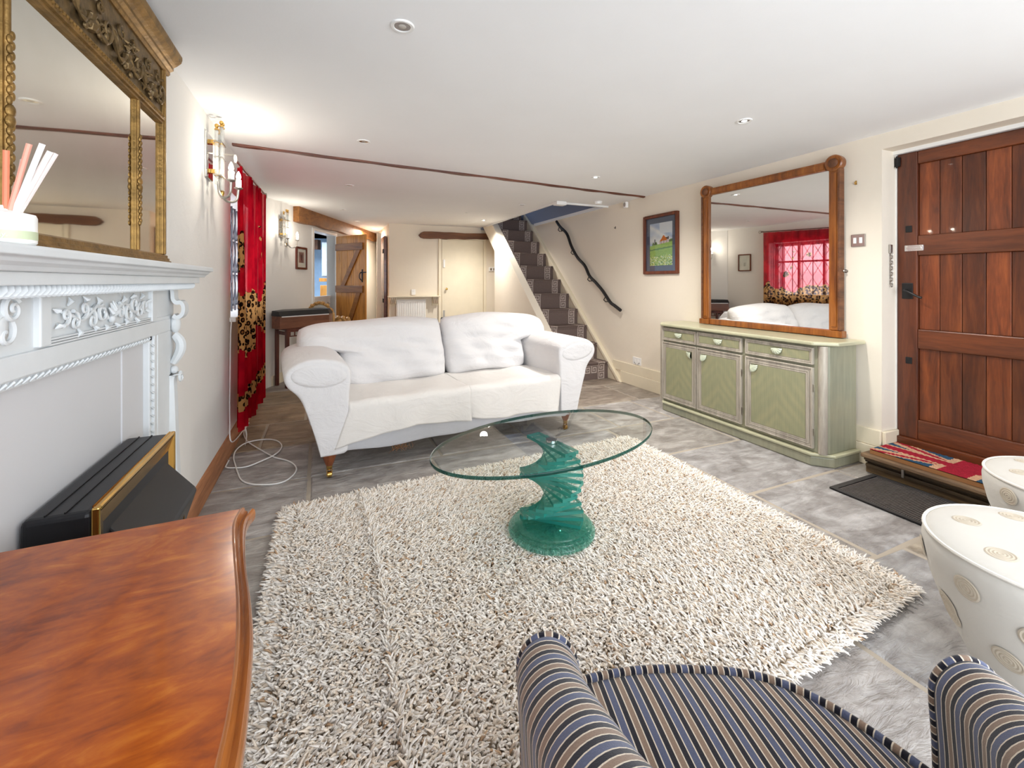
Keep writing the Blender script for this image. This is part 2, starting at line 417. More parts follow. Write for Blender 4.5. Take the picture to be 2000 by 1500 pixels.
# left wall with window opening (Y 3.82-5.0, z .98-1.9)
WY0, WY1, WZ0, WZ1 = 3.80, 4.98, .98, 1.92
xl = -.635
lw = MB(); lw.box(xl-.3, xl, -1.7, WY0, -.02, CE+.02); lw.box(xl-.3, xl, WY1, 5.79, -.02, CE+.02)
lw.box(xl-.3, xl, WY0, WY1, -.02, WZ0); lw.box(xl-.3, xl, WY0, WY1, WZ1, CE+.02)
struct('wall_left', lw, m_wallL, 'white plastered long left wall with the fireplace and window', smooth=0)
# skewed far-left wall with doorway f 6.31-7.08
def skew(mb): return mb.xf(Matrix.Rotation(-YAW, 4, 'Z'))
sw = MB(); sw.box(RW-.14, RW, 5.06, 6.31, -.02, CE+.02); sw.box(RW-.14, RW, 7.08, 9.9, -.02, CE+.02); sw.box(RW-.14, RW, 6.31, 7.08, 2.0, CE+.02)
struct('wall_far_left', skew(sw), m_wallL, 'white wall beyond the window, skewed, with a narrow doorway', smooth=0)
struct('wall_passage', MB().box(.2, 1.6, 10.1, 10.25, -.02, CE+.02), m_wallL, 'wall at the end of the dark passage', smooth=0)
struct('wall_back', MB().box(1.02, 3.5, 7.6, 7.75, -.02, CE+.02).box(1.02, 1.17, 7.75, 10.1, -.02, CE+.02), m_wall, 'cream back wall with a flush door and radiator shelf', smooth=0)
# right wall with door recess
DY0, DY1, DZ = .72, 1.69, 2.135
rw = MB(); rw.box(3.43, 3.75, DY1, 8.7, -.02, CE+.02); rw.box(3.43, 3.75, -1.7, DY0, -.02, CE+.02); rw.box(3.43, 3.75, DY0, DY1, DZ, CE+.02)
struct('wall_right', rw, m_wall, 'cream plastered right wall with the entrance door recess', smooth=0)
# behind the camera: wall with wide garden doors opening
bw = MB(); bw.box(-.9, -.3, -1.7, -1.55, -.02, CE+.02); bw.box(3.1, 3.75, -1.7, -1.55, -.02, CE+.02); bw.box(-.3, 3.1, -1.7, -1.55, 2.13, CE+.02)
struct('wall_front', bw, m_wall, 'wall behind the camera around wide garden doors', smooth=0)
# upper stairwell
uw = MB(); uw.box(3.43, 3.6, 4.6, 9.6, CE+.03, 4.3); struct('wall_stairwell_right', uw, m_blue, 'stairwell wall above ceiling level, coloured grey-blue for dim daylight, right side', smooth=0)
uw = MB(); uw.box(2.52, 2.66, 4.6, 9.6, CE+.26, 4.3); struct('wall_stairwell_left', uw, m_blue, 'stairwell wall above ceiling level, coloured grey-blue for dim daylight, left side', smooth=0)
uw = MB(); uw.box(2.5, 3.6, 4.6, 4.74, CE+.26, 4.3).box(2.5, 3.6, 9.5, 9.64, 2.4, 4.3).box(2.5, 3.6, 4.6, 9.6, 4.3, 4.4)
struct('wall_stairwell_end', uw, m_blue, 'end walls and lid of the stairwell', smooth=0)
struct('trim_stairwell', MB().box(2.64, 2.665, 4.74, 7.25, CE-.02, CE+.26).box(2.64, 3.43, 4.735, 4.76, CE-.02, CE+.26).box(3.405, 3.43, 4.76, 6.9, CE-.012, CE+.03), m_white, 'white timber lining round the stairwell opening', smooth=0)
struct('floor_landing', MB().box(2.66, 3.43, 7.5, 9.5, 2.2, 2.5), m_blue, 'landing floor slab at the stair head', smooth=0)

# under-stair wall (parapet, left side of stairs)
zt = lambda y: .56+.862*(y-5.06)
struct('wall_stairs', MB().prism([(4.5, 0), (4.5, .10), (4.55, .14), (7.0, zt(7.0)), (7.02, CE+.01), (7.48, CE+.01), (6.89, 1.77), (6.89, 0)], 'yz', 2.66, 2.775), m_wall, 'cream wall closing the left side of the staircase', smooth=0)
struct('wall_stair_soffit', MB().prism([(6.89, 1.77), (6.89, 1.82), (7.46, CE+.03), (7.6, CE+.03), (7.48, CE)], 'yz', 2.775, 3.43), m_wall, 'sloping cream underside of the staircase', smooth=0)
struct('wall_under_stairs', MB().box(2.775, 3.43, 6.83, 6.89, 0, 1.8), m_wall, 'end wall of the cupboard under the stairs', smooth=0)

# staircase: one thing, each stair a part, carpet tread/riser printed with a Greek key
st = thing('staircase', 'steep staircase with taupe carpet bordered in a pale Greek key pattern', 'staircase', (3.08, 4.68, 0))
RISE, GO, SW = .214, .245, .61
KEY = ["11111111", "10000001", "10111101", "10100101", "10110101", "10000101", "11111101", "00000001"]
TA, KE = srgb(112, 97, 92), srgb(186, 172, 164)
def key(a, b):   # a across the band 0..1, b along it
    kx = min(7, int(a*8)); ky = int((b % 1)*8) % 8
    return KEY[ky][kx] == '1'
def carp(bottom):
    def fn(u, v):
        x = u*SW; L = v
        for x0, x1, flip in ((.035, .135, 0), (SW-.155, SW-.055, 1)):
            if x0 < x < x1:
                a = (x-x0)/(x1-x0); a = 1-a if flip else a
                if a < .05 or a > .95: return KE
                if key(a, v*4): return KE
                return TA
        if bottom and v < .44 and .055 < x < SW-.055 and v > .2:
            if key(min(.99, (v-.2)/.24), (x-.055)/.10): return KE
        n = random.uniform(.93, 1.06); return (TA[0]*n, TA[1]*n, TA[2]*n, 1)
    return fn
def stair_frame(u, v):
    # v 0..0.5 riser up, .5-.56 nosing, then tread back
    x = -SW/2+u*SW
    if v <= .5: return (x, .012-.012*min(1, max(0, (v-.4)/.1))-.0, v/.5*(RISE-.012))
    q = (v-.5)/.5
    if q < .12: a = q/.12*math.pi/2; return (x, -.012+.012*(1-math.sin(a))*0+(-.0)+.012*(1-math.cos(a)), RISE-.012+.012*math.sin(a))
    return (x, (q-.12)/.88*(GO+.01), RISE)
proto_r = {}
for bottom in (True, False):
    o = painted('stair', SW, 1, 104, 60, carp(bottom), stair_frame, m_carpet, st); proto_r[bottom] = o
body = MB().box(-SW/2, SW/2, .014, GO+.01, 0, RISE-.003)
proto_r[True].location = (0, 0, 0); proto_r[True].name = 'stair'
part('stair_block', body, m_carpet, proto_r[True], smooth=0)
for n in range(1, 12):
    o = proto_r[False] if n == 1 else proto_r[False].copy()
    if n > 1: COL.objects.link(o)
    o.location = (0, GO*n, RISE*n)
sup = MB().prism([(.014, 0), (.014, RISE-.02)]+[p for n in range(1, 12) for p in ((GO*n+.014, RISE*n-.02), (GO*n+.014, RISE*(n+1)-.02))]+[(GO*12-.1, RISE*12-.02), (GO*12-.1, RISE*11-.1), (GO*8.3, RISE*8.3-.35), (GO*8.3, 0)], 'yz', -SW/2, SW/2)
part('stair_carcass', sup, m_trim, st, smooth=0)
strg = MB().prism([(4.46, 0), (7.0, 2.262), (7.3, 2.5), (7.3, 1.9), (5.3, 0)], 'yz', 3.388, 3.428)
part('wall_string', strg, m_trim, st, world=True, smooth=0, bevel=.004)
strm = MB().prism([(4.42, 0), (6.98, 2.275), (7.02, 2.25), (4.48, 0)], 'yz', 3.375, 3.429)
part('string_moulding', strm, m_trim, st, world=True, smooth=0, bevel=.004)

# skirting
struct('baseboard_right', MB().box(3.405, 3.43, DY1, 4.46, .0, .14).box(3.412, 3.43, DY1, 4.62, .14, .25), m_trim, 'tall two-tier cream skirting board along the right wall', smooth=0, bevel=.004)
struct('baseboard_door_recess', MB().box(3.43, 3.6, DY1-.022, DY1, .15, .245), m_trim, 'short cream skirting inside the door recess', smooth=0, bevel=.004)
struct('baseboard_left', MB().prism([(xl, 0), (xl+.022, 0), (xl+.02, .10), (xl+.008, .135), (xl, .14)], 'xz', 2.16, 5.7), m_skirtL, 'worn tan timber skirting under the left wall', smooth=0)
sk = MB().box(RW, RW+.015, 5.2, 6.2, 0, .12); struct('baseboard_far_left', skew(sk), m_trim, 'low cream skirting on the skewed wall', smooth=0)

# ceiling strip (edge of a buried beam)
pts = bezier([(-.60, 3.66, CE-.004), (.5, 3.78, CE-.004), (1.6, 3.87, CE-.004), (2.6, 3.97, CE-.004), (3.42, 4.03, CE-.004)], 10)
mb = MB(); rings = []
for i, p in enumerate(pts):
    wv = .020+.004*math.sin(i*1.7)+.002*math.sin(i*4.1)
    rings.append([(p.x, p.y-wv, CE+.005), (p.x, p.y-wv*.9, CE-.016-.004*math.sin(i*2.3)), (p.x, p.y+wv*.9, CE-.014-.003*math.sin(i*1.3)), (p.x, p.y+wv, CE+.005)])
mb.loft(rings); o = struct('trim_ceiling_beam', mb, m_redbeam, 'thin red-brown beam edge running across the white ceiling')
# honey oak beam on the skewed wall
b = MB(); rings = []
for i in range(25):
    f_ = 5.715+i*(9.47-5.715)/24; h = .2-.05*(i/24)+.008*math.sin(i*1.3)
    rings.append([(RW+.0, f_, CE-h), (RW+.075+.006*math.sin(i*.9), f_, CE-h+.004*math.sin(i*2.1)), (RW+.08, f_, CE), (RW, f_, CE)])
b.loft(rings); o = struct('trim_oak_beam', skew(b), m_oakbeam, 'broad honey-brown oak beam above the narrow doorway'); 
# lintel over cream back door
b = MB(); rings = []
top = [2.06, 2.10, 2.125, 2.13, 2.13, 2.128, 2.132, 2.13, 2.125, 2.13, 2.135, 2.14, 2.14, 2.14]
bot = [2.055, 2.015, 2.0, 2.0, 2.008, 1.998, 2.006, 2.01, 2.004, 2.015, 2.022, 2.02, 2.03, 2.03]
for i in range(14):
    x = [1.515, 1.55, 1.6][i] if i < 3 else 1.6+(i-2)*.122
    rings.append([(x, 7.6, bot[i]), (x, 7.53, bot[i]+.005), (x, 7.525, top[i]-.006), (x, 7.6, top[i])])
b.loft(rings); o = part('lintel_beam', b, m_darkbeam, smooth=8); tag(o, 'rough dark oak lintel with a pointed end over the cream door', 'beam')

# ------------------------------------------------------------------ window in the left wall
wn = thing('window_1', 'white casement window behind the red curtain', 'window', (xl-.2, (WY0+WY1)/2, WZ0), kind='structure')
fr = MB(); X0, X1 = xl-.25, xl-.2
fr.box(X0, X1, WY0, WY0+.05, WZ0, WZ1).box(X0, X1, WY1-.05, WY1, WZ0, WZ1).box(X0, X1, WY0, WY1, WZ0, WZ0+.05).box(X0, X1, WY0, WY1, WZ1-.05, WZ1)
part('window_frame', fr, m_white, wn, world=True, smooth=0, bevel=.004)
for q in (1/3, 2/3): part('mullion', MB().box(X0, X1, WY0+(WY1-WY0)*q-.018, WY0+(WY1-WY0)*q+.018, WZ0+.05, WZ1-.05), m_white, wn, world=True, smooth=0)
part('transom', MB().box(X0+.005, X1-.005, WY0+.05, WY1-.05, WZ0+.6, WZ0+.63), m_white, wn, world=True, smooth=0)
for q in range(3):
    a = WY0+(WY1-WY0)*q/3; part('pane', MB().box(X0+.02, X0+.026, a+.03, a+(WY1-WY0)/3-.03, WZ0+.04, WZ1-.04), m_pane, wn, world=True, smooth=0)
part('window_sill', MB().box(xl-.2, xl+.04, WY0-.03, WY1+.03, WZ0-.03, WZ0+.005), m_white, wn, world=True, smooth=0, bevel=.005)
gr = thing('window_grille', 'dark grey folding lattice security grille inside the window reveal', 'grille', (xl-.1, WY0, WZ0))
m_grille = plain('grey_grille_metal', srgb(84, 84, 92), .5, .2)
for i in range(8):
    y = WY0+.02+(WY1-WY0-.04)*i/7; part('upright_bar', MB().box(xl-.11, xl-.098, y-.004, y+.004, WZ0+.01, WZ1-.01), m_grille, gr, world=True, smooth=0)
for j in range(3):
    for i in range(7):
        y0 = WY0+.02+(WY1-WY0-.04)*i/7; y1 = y0+(WY1-WY0-.04)/7; z0 = WZ0+.06+j*.29; z1 = z0+.27
        part('lattice_bar', MB().tube([(xl-.095, y0, z0), (xl-.095, y1, z1)], .0038, 4), m_grille, gr, world=True, smooth=0)
        part('lattice_bar', MB().tube([(xl-.088, y1, z0), (xl-.088, y0, z1)], .0038, 4), m_grille, gr, world=True, smooth=0)
# garden wall outside, so that the window shows a street-side view
ob = part('outside_wall', MB().box(-5.2, -5, 1, 9, -.5, 1.5), plain('pale_render', srgb(190, 196, 204), .9)); tag(ob, 'pale rendered garden wall outside the left window', 'wall', kind='structure')
oa = part('outside_ground', MB().box(-5.2, -.95, 1, 9, -.3, -.2), plain('grey_paving', srgb(150, 152, 156), .9)); tag(oa, 'grey paving outside the left window', 'ground', kind='structure')

# curtain: red sheer with leopard print
def curtain_mat():
    t = NT('red_sheer_leopard'); t.n.remove(t.b); out = t.n['Material Output']
    pos = t.node('ShaderNodeNewGeometry').outputs['Position']
    sx = t.node('ShaderNodeSeparateXYZ'); t.link(pos, sx.inputs[0]); Y, Z = sx.outputs[1], sx.outputs[2]
    wv = t.noise(pos, 3.2, 3); 
    # leopard rosettes
    vo = t.node('ShaderNodeTexVoronoi'); vo.inputs['Scale'].default_value = 26; t.link(pos, vo.inputs['Vector'])
    rings_ = t.ramp(vo.outputs['Distance'], [(0, srgb(110, 66, 34)), (.22, srgb(16, 10, 8)), (.50, srgb(186, 138, 84))], 'CONSTANT')
    red = t.ramp(t.noise(pos, 5, 3), [(.35, srgb(150, 8, 30)), (.65, srgb(206, 24, 44))])
    # hanging band low down, and a big wavy patch in the middle
    zz = t.math('ADD', Z, t.math('MULTIPLY', t.math('SUBTRACT', wv, .5), .55))
    band = t.math('MULTIPLY', t.math('GREATER_THAN', Z, .34), t.math('LESS_THAN', Z, .45))
    patch = t.math('MULTIPLY', t.math('GREATER_THAN', zz, .78), t.math('LESS_THAN', zz, 1.12))
    col = t.math('MULTIPLY', t.math('GREATER_THAN', t.noise(pos, 2.1, 2), .6), t.math('MULTIPLY', t.math('GREATER_THAN', Z, .7), t.math('LESS_THAN', Z, 1.75)))
    leo = t.math('MAXIMUM', t.math('MAXIMUM', band, patch), col)
    c = t.mix(leo, red, rings_)
    df = t.node('ShaderNodeBsdfDiffuse'); t.link(c, df.inputs[0]); tl = t.node('ShaderNodeBsdfTranslucent'); t.link(c, tl.inputs[0])
    tr = t.node('ShaderNodeBsdfTransparent'); t.link(t.mix(.3, c, (1, .75, .75, 1)), tr.inputs[0])
    m1 = t.node('ShaderNodeMixShader'); m1.inputs[0].default_value = .45; t.link(df.outputs[0], m1.inputs[1]); t.link(tl.outputs[0], m1.inputs[2])
    m2 = t.node('ShaderNodeMixShader'); t.link(t.math('SUBTRACT', .42, t.math('MULTIPLY', leo, .22)), m2.inputs[0]); t.link(m1.outputs[0], m2.inputs[1]); t.link(tr.outputs[0], m2.inputs[2])
    t.link(m2.outputs[0], out.inputs[0]); return t.m
m_curt = curtain_mat()
ct = thing('curtain', 'sheer red curtain with leopard print patches beside the white wall', 'curtain', (-.545, 4.3, .1))
def cf(u, v):
    y = 3.52+1.5*u; 
    A = .022+.008*math.sin(u*23); z = (.205-.1*u)*(1-v)+(2.055+.055*u)*v
    A *= (.5+.5*(1-v))*(1.15)
    x = -.545+A*math.sin(u*2*math.pi*11)+.012*math.sin(u*2*math.pi*3+2*v)
    return (x, y+.01*math.sin(v*3+u*9), z+.012*math.sin(u*2*math.pi*5)*(1-v))
part('curtain_cloth', MB().grid(cf, 230, 26), m_curt, ct, world=True, smooth=80)
part('care_tag', MB().grid(lambda u, v: (-.52+.01*math.sin(v*3), 3.62+.05*u, .2-.13*v), 3, 8), m_plast, ct, world=True, smooth=80, label='white care label sewn on the hem')
rd = thing('curtain_pole', 'thin curtain pole with pale ring ends under the ceiling', 'pole', (-.54, 3.5, 2.06))
part('pole', MB().tube([(-.54, 3.42, 2.065), (-.54, 5.06, 2.125)], .008, 8), m_rose, rd, world=True)
for (yy, zz) in ((3.40, 2.07), (5.08, 2.125)):
    rg = [(-.54+.0*c, yy+.022*math.cos(c), zz+.022*math.sin(c)) for c in [2*math.pi*k/16 for k in range(16)]]
    part('end_ring', MB().tube(rg, .007, 8, closed=True), m_white if yy < 4 else m_nickel, rd, world=True)
    part('bracket', MB().tube([(xl, yy, zz+.02), (-.54, yy, zz+.022)], .006, 6), m_nickel, rd, world=True)

# ------------------------------------------------------------------ fireplace surround (left wall)
FX = -.548           # face of the legs
fp = thing('fireplace_surround', 'white carved fireplace surround with scrolled corbels and moulded shelf', 'fireplace', (xl, 1.48, 0))
FY0, FY1, OY0, OY1, OZ = .78, 2.14, 1.06, 1.893, 1.048
sh = MB(); prof = [(xl, 1.312), (-.452, 1.312), (-.448, 1.308), (-.448, 1.294), (-.460, 1.291), (-.464, 1.284), (-.474, 1.277), (-.480, 1.268), (xl, 1.268)]
sh.prism(prof, 'xz', FY0-.14, FY1+.155)
part('shelf', sh, m_firep, fp, world=True, smooth=0, bevel=.002)
part('shelf_fascia', MB().box(xl, -.49, FY0-.10, FY1+.115, 1.243, 1.268), m_firep, fp, world=True, smooth=0, bevel=.002)
rope = MB(); y = FY0-.07
rope.tube([(-.514, FY0-.07, 1.233), (-.514, FY1+.08, 1.233)], .011, 8)
part('bed_moulding', rope, m_firep, fp, world=True)
rp = MB()
while y < FY1+.075:
    rp.ball((-.511, y, 1.233), .016, .0075, .014, 6, 4); y += .0185
rp2 = MB()
for i in range(0, len(rp.v)):
    x, y_, z = rp.v[i]; rp2.v.append((x, y_+(z-1.233)*.7, z)); 
rp2.f = rp.f; rp2.a = rp.a
o = part('rope_beading', rp2, m_firep, fp, world=True); o['kind'] = 'stuff'
part('frieze', MB().box(xl, FX-.004, FY0, FY1, OZ+.055, 1.244), m_firep, fp, world=True, smooth=0)
for (a, b_) in ((1.222, 1.262), (1.868, 1.91)):
    part('frieze_block', MB().box(FX-.01, FX+.008, a, b_, 1.112, 1.222), m_firep, fp, world=True, smooth=0, bevel=.003)
for z in (1.112, 1.118, 1.124, 1.218): part('fillet', MB().box(FX-.004, FX+.004, 1.262, 1.868, z-.002, z+.0022), m_firep, fp, world=True, smooth=0)
part('leg', MB().box(xl, FX, OY1+.02, FY1, 0, 1.12), m_firep, fp, world=True, smooth=0, bevel=.004)
part('leg', MB().box(xl, FX, FY0, OY0-.02, 0, 1.12), m_firep, fp, world=True, smooth=0, bevel=.004)
part('lintel_band', MB().box(xl, FX+.003, OY0-.05, FY1-.06, OZ+.012, OZ+.06), m_firep, fp, world=True, smooth=0, bevel=.003)
part('jamb_band', MB().box(xl, FX+.0022, OY1+.045, FY1-.061, 0, OZ+.012), m_firep, fp, world=True, smooth=0, bevel=.003)
# leaf-and-dart inner moulding
part('inner_moulding', MB().box(-.6, FX-.008, OY1, OY1+.035, 0, OZ+.02).box(-.6, FX-.008, OY0-.03, OY1+.035, OZ-.008, OZ+.016), m_firep, fp, world=True, smooth=0, bevel=.004)
lf = MB()
for i in range(36):
    z = .06+i*.0275
    lf.tube([(FX-.008, OY1+.004, z+.012), (FX-.002, OY1+.017, z), (FX-.008, OY1+.030, z+.012)], [.001, .004, .001], 5)
y = OY0
while y < OY1:
    lf.tube([(FX-.008, y-.010, OZ-.004), (FX-.003, y, OZ+.006), (FX-.008, y+.010, OZ-.004)], [.001, .0035, .001], 5); y += .024
o = part('leaf_carving', lf, m_firep, fp, world=True); o['kind'] = 'stuff'
part('marble_slip', MB().box(xl-.005, -.578, OY0-.02, OY1+.01, 0, OZ+.01), m_marble, fp, world=True, smooth=0)
part('slip_panel', MB().box(-.58, -.574, OY1-.17, OY1+.0, 0, OZ-.004), m_marble, fp, world=True, smooth=0, bevel=.001)
def spiral(mb, cy, cz, r0, turns, a0, x, rad, sgn=1, n=22, d=0):
    P = []; R = []
    for i in range(n):
        q = i/(n-1); r = r0*(1-q)**.8+.002; a = a0+sgn*q*turns*2*math.pi
        P.append((x+.006*q, cy+r*math.cos(a), cz+r*math.sin(a))); R.append(rad*(1-.55*q))
    mb.tube(P, R, 6); return mb
# acanthus frieze relief: mirrored scrolls around a centre leaf
cz = 1.168; cy = 1.565
def rel(name, mb): return part(name, mb, m_firep, fp, world=True)
mid = MB()
for k in range(5):
    a = (-.9+.45*k); mid.tube([(FX, cy, cz-.018), (FX+.012, cy+.018*math.sin(a), cz-.018+.022*math.cos(a)), (FX+.006, cy+.034*math.sin(a), cz-.018+.046*math.cos(a))], [.004, .007, .002], 6)
mid.ball((FX+.004, cy, cz-.022), .008, .012, .012)
rel('centre_leaf_carving', mid)
for sg in (-1, 1):
    m_ = MB()
    m_.tube([(FX+.002, cy+sg*yy, cz+zz) for yy, zz in [(.02, -.02), (.05, .012), (.09, .018), (.13, -.004), (.17, -.016), (.21, .002), (.25, .012)]], [.004, .006, .0055, .005, .0055, .005, .003], 6)
    for (yy, zz, r0, a0, s2) in ((.055, -.004, .022, 1.6, -1), (.115, -.014, .024, 1.4, 1), (.155, .012, .02, -1.6, -1), (.2, -.012, .022, 1.5, 1), (.24, .002, .02, -1.4, -1)):
        spiral(m_, cy+sg*yy, cz+zz, r0, 1.15, a0 if sg > 0 else math.pi-a0, FX+.002, .005, s2*sg)
    for (yy, zz, ang, L) in ((.075, .02, 1.2, .024), (.1, -.03, -1.9, .02), (.14, .03, .8, .022), (.175, -.032, -1.3, .022), (.22, .026, 1.5, .02), (.262, -.012, -.6, .02), (.27, .012, .5, .02), (.03, -.036, -1.2, .018)):
        dy, dz = math.cos(ang)*sg, math.sin(ang)
        m_.tube([(FX, cy+sg*yy, cz+zz), (FX+.008, cy+sg*yy+dy*L*.5, cz+zz+dz*L*.5), (FX+.002, cy+sg*yy+dy*L, cz+zz+dz*L)], [.003, .0065, .001], 6)
    rel('acanthus_carving', m_)
sc2 = MB(); spiral(sc2, 1.112, 1.197, .024, 1.6, .6, FX+.014, .006, 1, 30); spiral(sc2, 1.098, 1.155, .034, 1.1, 2.6, FX+.01, .007, -1, 24)
sc2.ball((FX+.006, 1.09, 1.17), .012, .024, .034); rel('scroll_carving', sc2)
# corbels
def corbel(cyy):
    z0 = 1.172
    pr = [(0, z0), (.040, z0), (.042, 1.150), (.036, 1.130), (.028, 1.125)]
    cb = MB()
    def sl(pts, r, w0, w1):   # band of given width following profile in xz
        for i in range(len(pts)): pass
        rings = []
        for i, (px, pz) in enumerate(pts):
            a = pts[max(i-1, 0)]; b2 = pts[min(i+1, len(pts)-1)]; dx, dz = b2[0]-a[0], b2[1]-a[1]; L = math.hypot(dx, dz) or 1
            nx, nz = -dz/L*r, dx/L*r
            rings.append([(FX+px+nx, cyy-w0, pz+nz), (FX+px+nx, cyy+w0, pz+nz), (FX+px-nx, cyy+w0, pz-nz), (FX+px-nx, cyy-w0, pz-nz)])
        cb.loft(rings)
    def arc(cx_, cz_, r, a0, a1, n=14): return [(cx_+r*math.cos(a0+(a1-a0)*i/(n-1)), cz_+r*math.sin(a0+(a1-a0)*i/(n-1))) for i in range(n)]
    P = [(.008, z0), (.010, 1.155), (.012, 1.136), (.022, 1.126), (.036, 1.126), (.044, 1.115), (.044, 1.098), (.036, 1.086), (.022, 1.082), (.012, 1.088)]
    P = [(p.x, p.y) for p in bezier([(a, b3, 0) for a, b3 in P], 4)]; sl(P, .006, .026, .026)
    cb.ball((FX+.014, cyy, 1.062), .018, .024, .028)
    P = bezier([(FX+.01, cyy, 1.03), (FX+.030, cyy, 1.005), (FX+.026, cyy, .97), (FX+.006, cyy, .93)], 5)
    cb.tube(P, [.012+.006*math.sin(i/15*3.14) for i in range(len(P))], 8)
    cb.ball((FX+.010, cyy, .905), .014, .02, .016)
    cb.v = [(x, y, z+.056*max(0, min(1, (z-.99)/.18))) for x, y, z in cb.v]
    part('corbel', cb, m_firep, fp, world=True)
    c2 = MB(); P = bezier([(.034, .872, 0), (.040, .880, 0), (.034, .890, 0), (.022, .886, 0), (.014, .868, 0), (.016, .80, 0), (.022, .6, 0), (.028, .4, 0), (.03, .1, 0)], 5)
    cb = c2; rings = []
    pts = [(p.x, p.y) for p in P]
    for i, (px, pz) in enumerate(pts):
        rings.append([(FX, cyy-.03, pz), (FX+px-.012, cyy-.03, pz), (FX+px, cyy-.02, pz), (FX+px, cyy+.02, pz), (FX+px-.012, cyy+.03, pz), (FX, cyy+.03, pz)])
    c2.loft(rings[8:]); spiral(c2, cyy+.0, .874, .018, 1.2, 1.5, FX+.03, .006)
    part('pilaster_scroll', c2, m_firep, fp, world=True)
corbel(2.095); corbel(.835)

# gas fire
gf = thing('gas_fire', 'black and brass gas fire box standing against the marble panel', 'heater', (-.5, 1.48, 0))
GY0, GY1 = 1.215, 1.745
part('back_case', MB().box(-.572, -.456, GY0, GY1, .02, .757), m_blackmat, gf, world=True, smooth=0, bevel=.012, seg=3)
for xx in (-.536, -.504): part('casing_seam', MB().box(xx-.0015, xx+.0015, GY0+.01, GY1-.01, .755, .7595), m_black, gf, world=True, smooth=0)
bf = MB(); 
def frame_yz(mb, y0, y1, z0, z1, w_, x0, x1):
    mb.box(x0, x1, y0, y0+w_, z0, z1).box(x0, x1, y1-w_, y1, z0, z1).box(x0, x1, y0+w_, y1-w_, z1-w_, z1).box(x0, x1, y0+w_, y1-w_, z0, z0+w_)
frame_yz(bf, GY0, GY1, .06, .762, .010, -.458, -.444); part('brass_trim', bf, m_brass, gf, world=True, smooth=0, bevel=.003)
# inner sloping brass frame
ib = MB(); a, b_ = (GY0+.012, GY1-.012, .075, .75), (GY0+.075, GY1-.04, .13, .685)
for q in (((a[0], a[3]), (a[1], a[3]), (b_[1], b_[3]), (b_[0], b_[3])), ((a[0], a[2]), (a[0], a[3]), (b_[0], b_[3]), (b_[0], b_[2])), ((a[1], a[2]), (a[1], a[3]), (b_[1], b_[3]), (b_[1], b_[2])), ((a[0], a[2]), (a[1], a[2]), (b_[1], b_[2]), (b_[0], b_[2]))):
    ib.add([(-.446, q[0][0], q[0][1]), (-.446, q[1][0], q[1][1]), (-.462, q[2][0], q[2][1]), (-.462, q[3][0], q[3][1])], [(0, 1, 2, 3)])
part('inner_frame', ib, m_brass, gf, world=True, smooth=0)
hd = MB().prism([(-.462, .685), (-.455, .678), (-.382, .590), (-.376, .578), (-.405, .486), (-.412, .13), (-.462, .13)], 'xz', GY0+.085, GY1-.045)
part('hood', hd, m_blackmat, gf, world=True, smooth=0, bevel=.006)
part('hood_trim', MB().box(-.445, -.387, GY1-.14, GY1-.137, .3, .592), m_brass, gf, world=True, smooth=0)
part('grate', MB().box(-.42, -.40, GY0+.12, GY1-.08, .14, .3), m_black, gf, world=True, smooth=0, bevel=.004)

# overmantel mirror
om = thing('overmantel_mirror', 'gilt three-panel overmantel mirror with carved frieze above the mantel shelf', 'mirror', (xl, 1.575, 1.312))
MY0, MY1, MX = .95, 2.2, -.6
def omp(n, mb, mat, **k): return part(n, mb, mat, om, world=True, **k)
omp('back_board', MB().box(xl+.003, MX-.012, MY0+.01, MY1-.01, 1.315, 2.12), m_darkbeam, smooth=0)
omp('base_moulding', MB().prism([(xl, 1.313), (MX+.028, 1.313), (MX+.028, 1.322), (MX+.022, 1.324), (MX+.022, 1.333), (MX+.016, 1.335), (MX+.016, 1.344), (MX+.010, 1.346), (MX+.010, 1.356), (MX-.004, 1.362), (xl, 1.362)], 'xz', MY0-.012, MY1+.012), m_gold, smooth=0)
omp('centre_glass', MB().box(MX-.012, MX-.006, 1.248, 1.912, 1.36, 1.90), m_mirror2, smooth=0)
omp('side_glass', MB().box(MX-.012, MX-.006, 1.938, 2.172, 1.36, 1.90), m_mirror2, smooth=0)
omp('side_glass', MB().box(MX-.012, MX-.006, .978, 1.222, 1.36, 1.90), m_mirror2, smooth=0)
for (y0, y1) in ((MY0, .976), (2.174, MY1)): omp('stile', MB().box(xl+.004, MX+.006, y0, y1, 1.36, 2.12).box(MX, MX+.011, y0+.007, y1-.007, 1.36, 2.12), m_gold, smooth=0, bevel=.003)
for yc in (1.235, 1.925):
    cl = omp('column', MB().box(MX-.008, MX+.001, yc-.012, yc+.012, 1.36, 1.90).tube([(MX+.001, yc, 1.362), (MX+.001, yc, 1.898)], .007, 10), m_gold, bevel=0)
    z = 1.455; bd = MB(); k = 0
    while z < 1.76:
        if abs(z-1.60) < .02: bd.ball((MX+.007, yc, z), .008, .011, .015)
        else:
            bd.ball((MX+.008, yc-.004, z), .005, .006, .010, 7, 5); bd.ball((MX+.008, yc+.004, z+.010), .005, .006, .010, 7, 5)
        z += .021; k += 1
    bdd = part('bead_swag', bd, m_gold, cl, world=True)
omp('frieze_board', MB().box(xl+.004, MX, .995, 2.155, 1.90, 2.115), m_gold2, smooth=0)
omp('frieze_moulding', MB().tube([(MX+.004, .99, 1.905), (MX+.004, 2.16, 1.905)], .012, 8).box(MX-.006, MX+.006, .99, 2.16, 1.886, 1.9), m_gold)
eb = MB(); y = 1.0
while y < 2.15: eb.ball((MX+.014, y, 1.908), .006, .007, .007, 6, 4); y += .016
o = omp('egg_beading', eb, m_gold); o['kind'] = 'stuff'
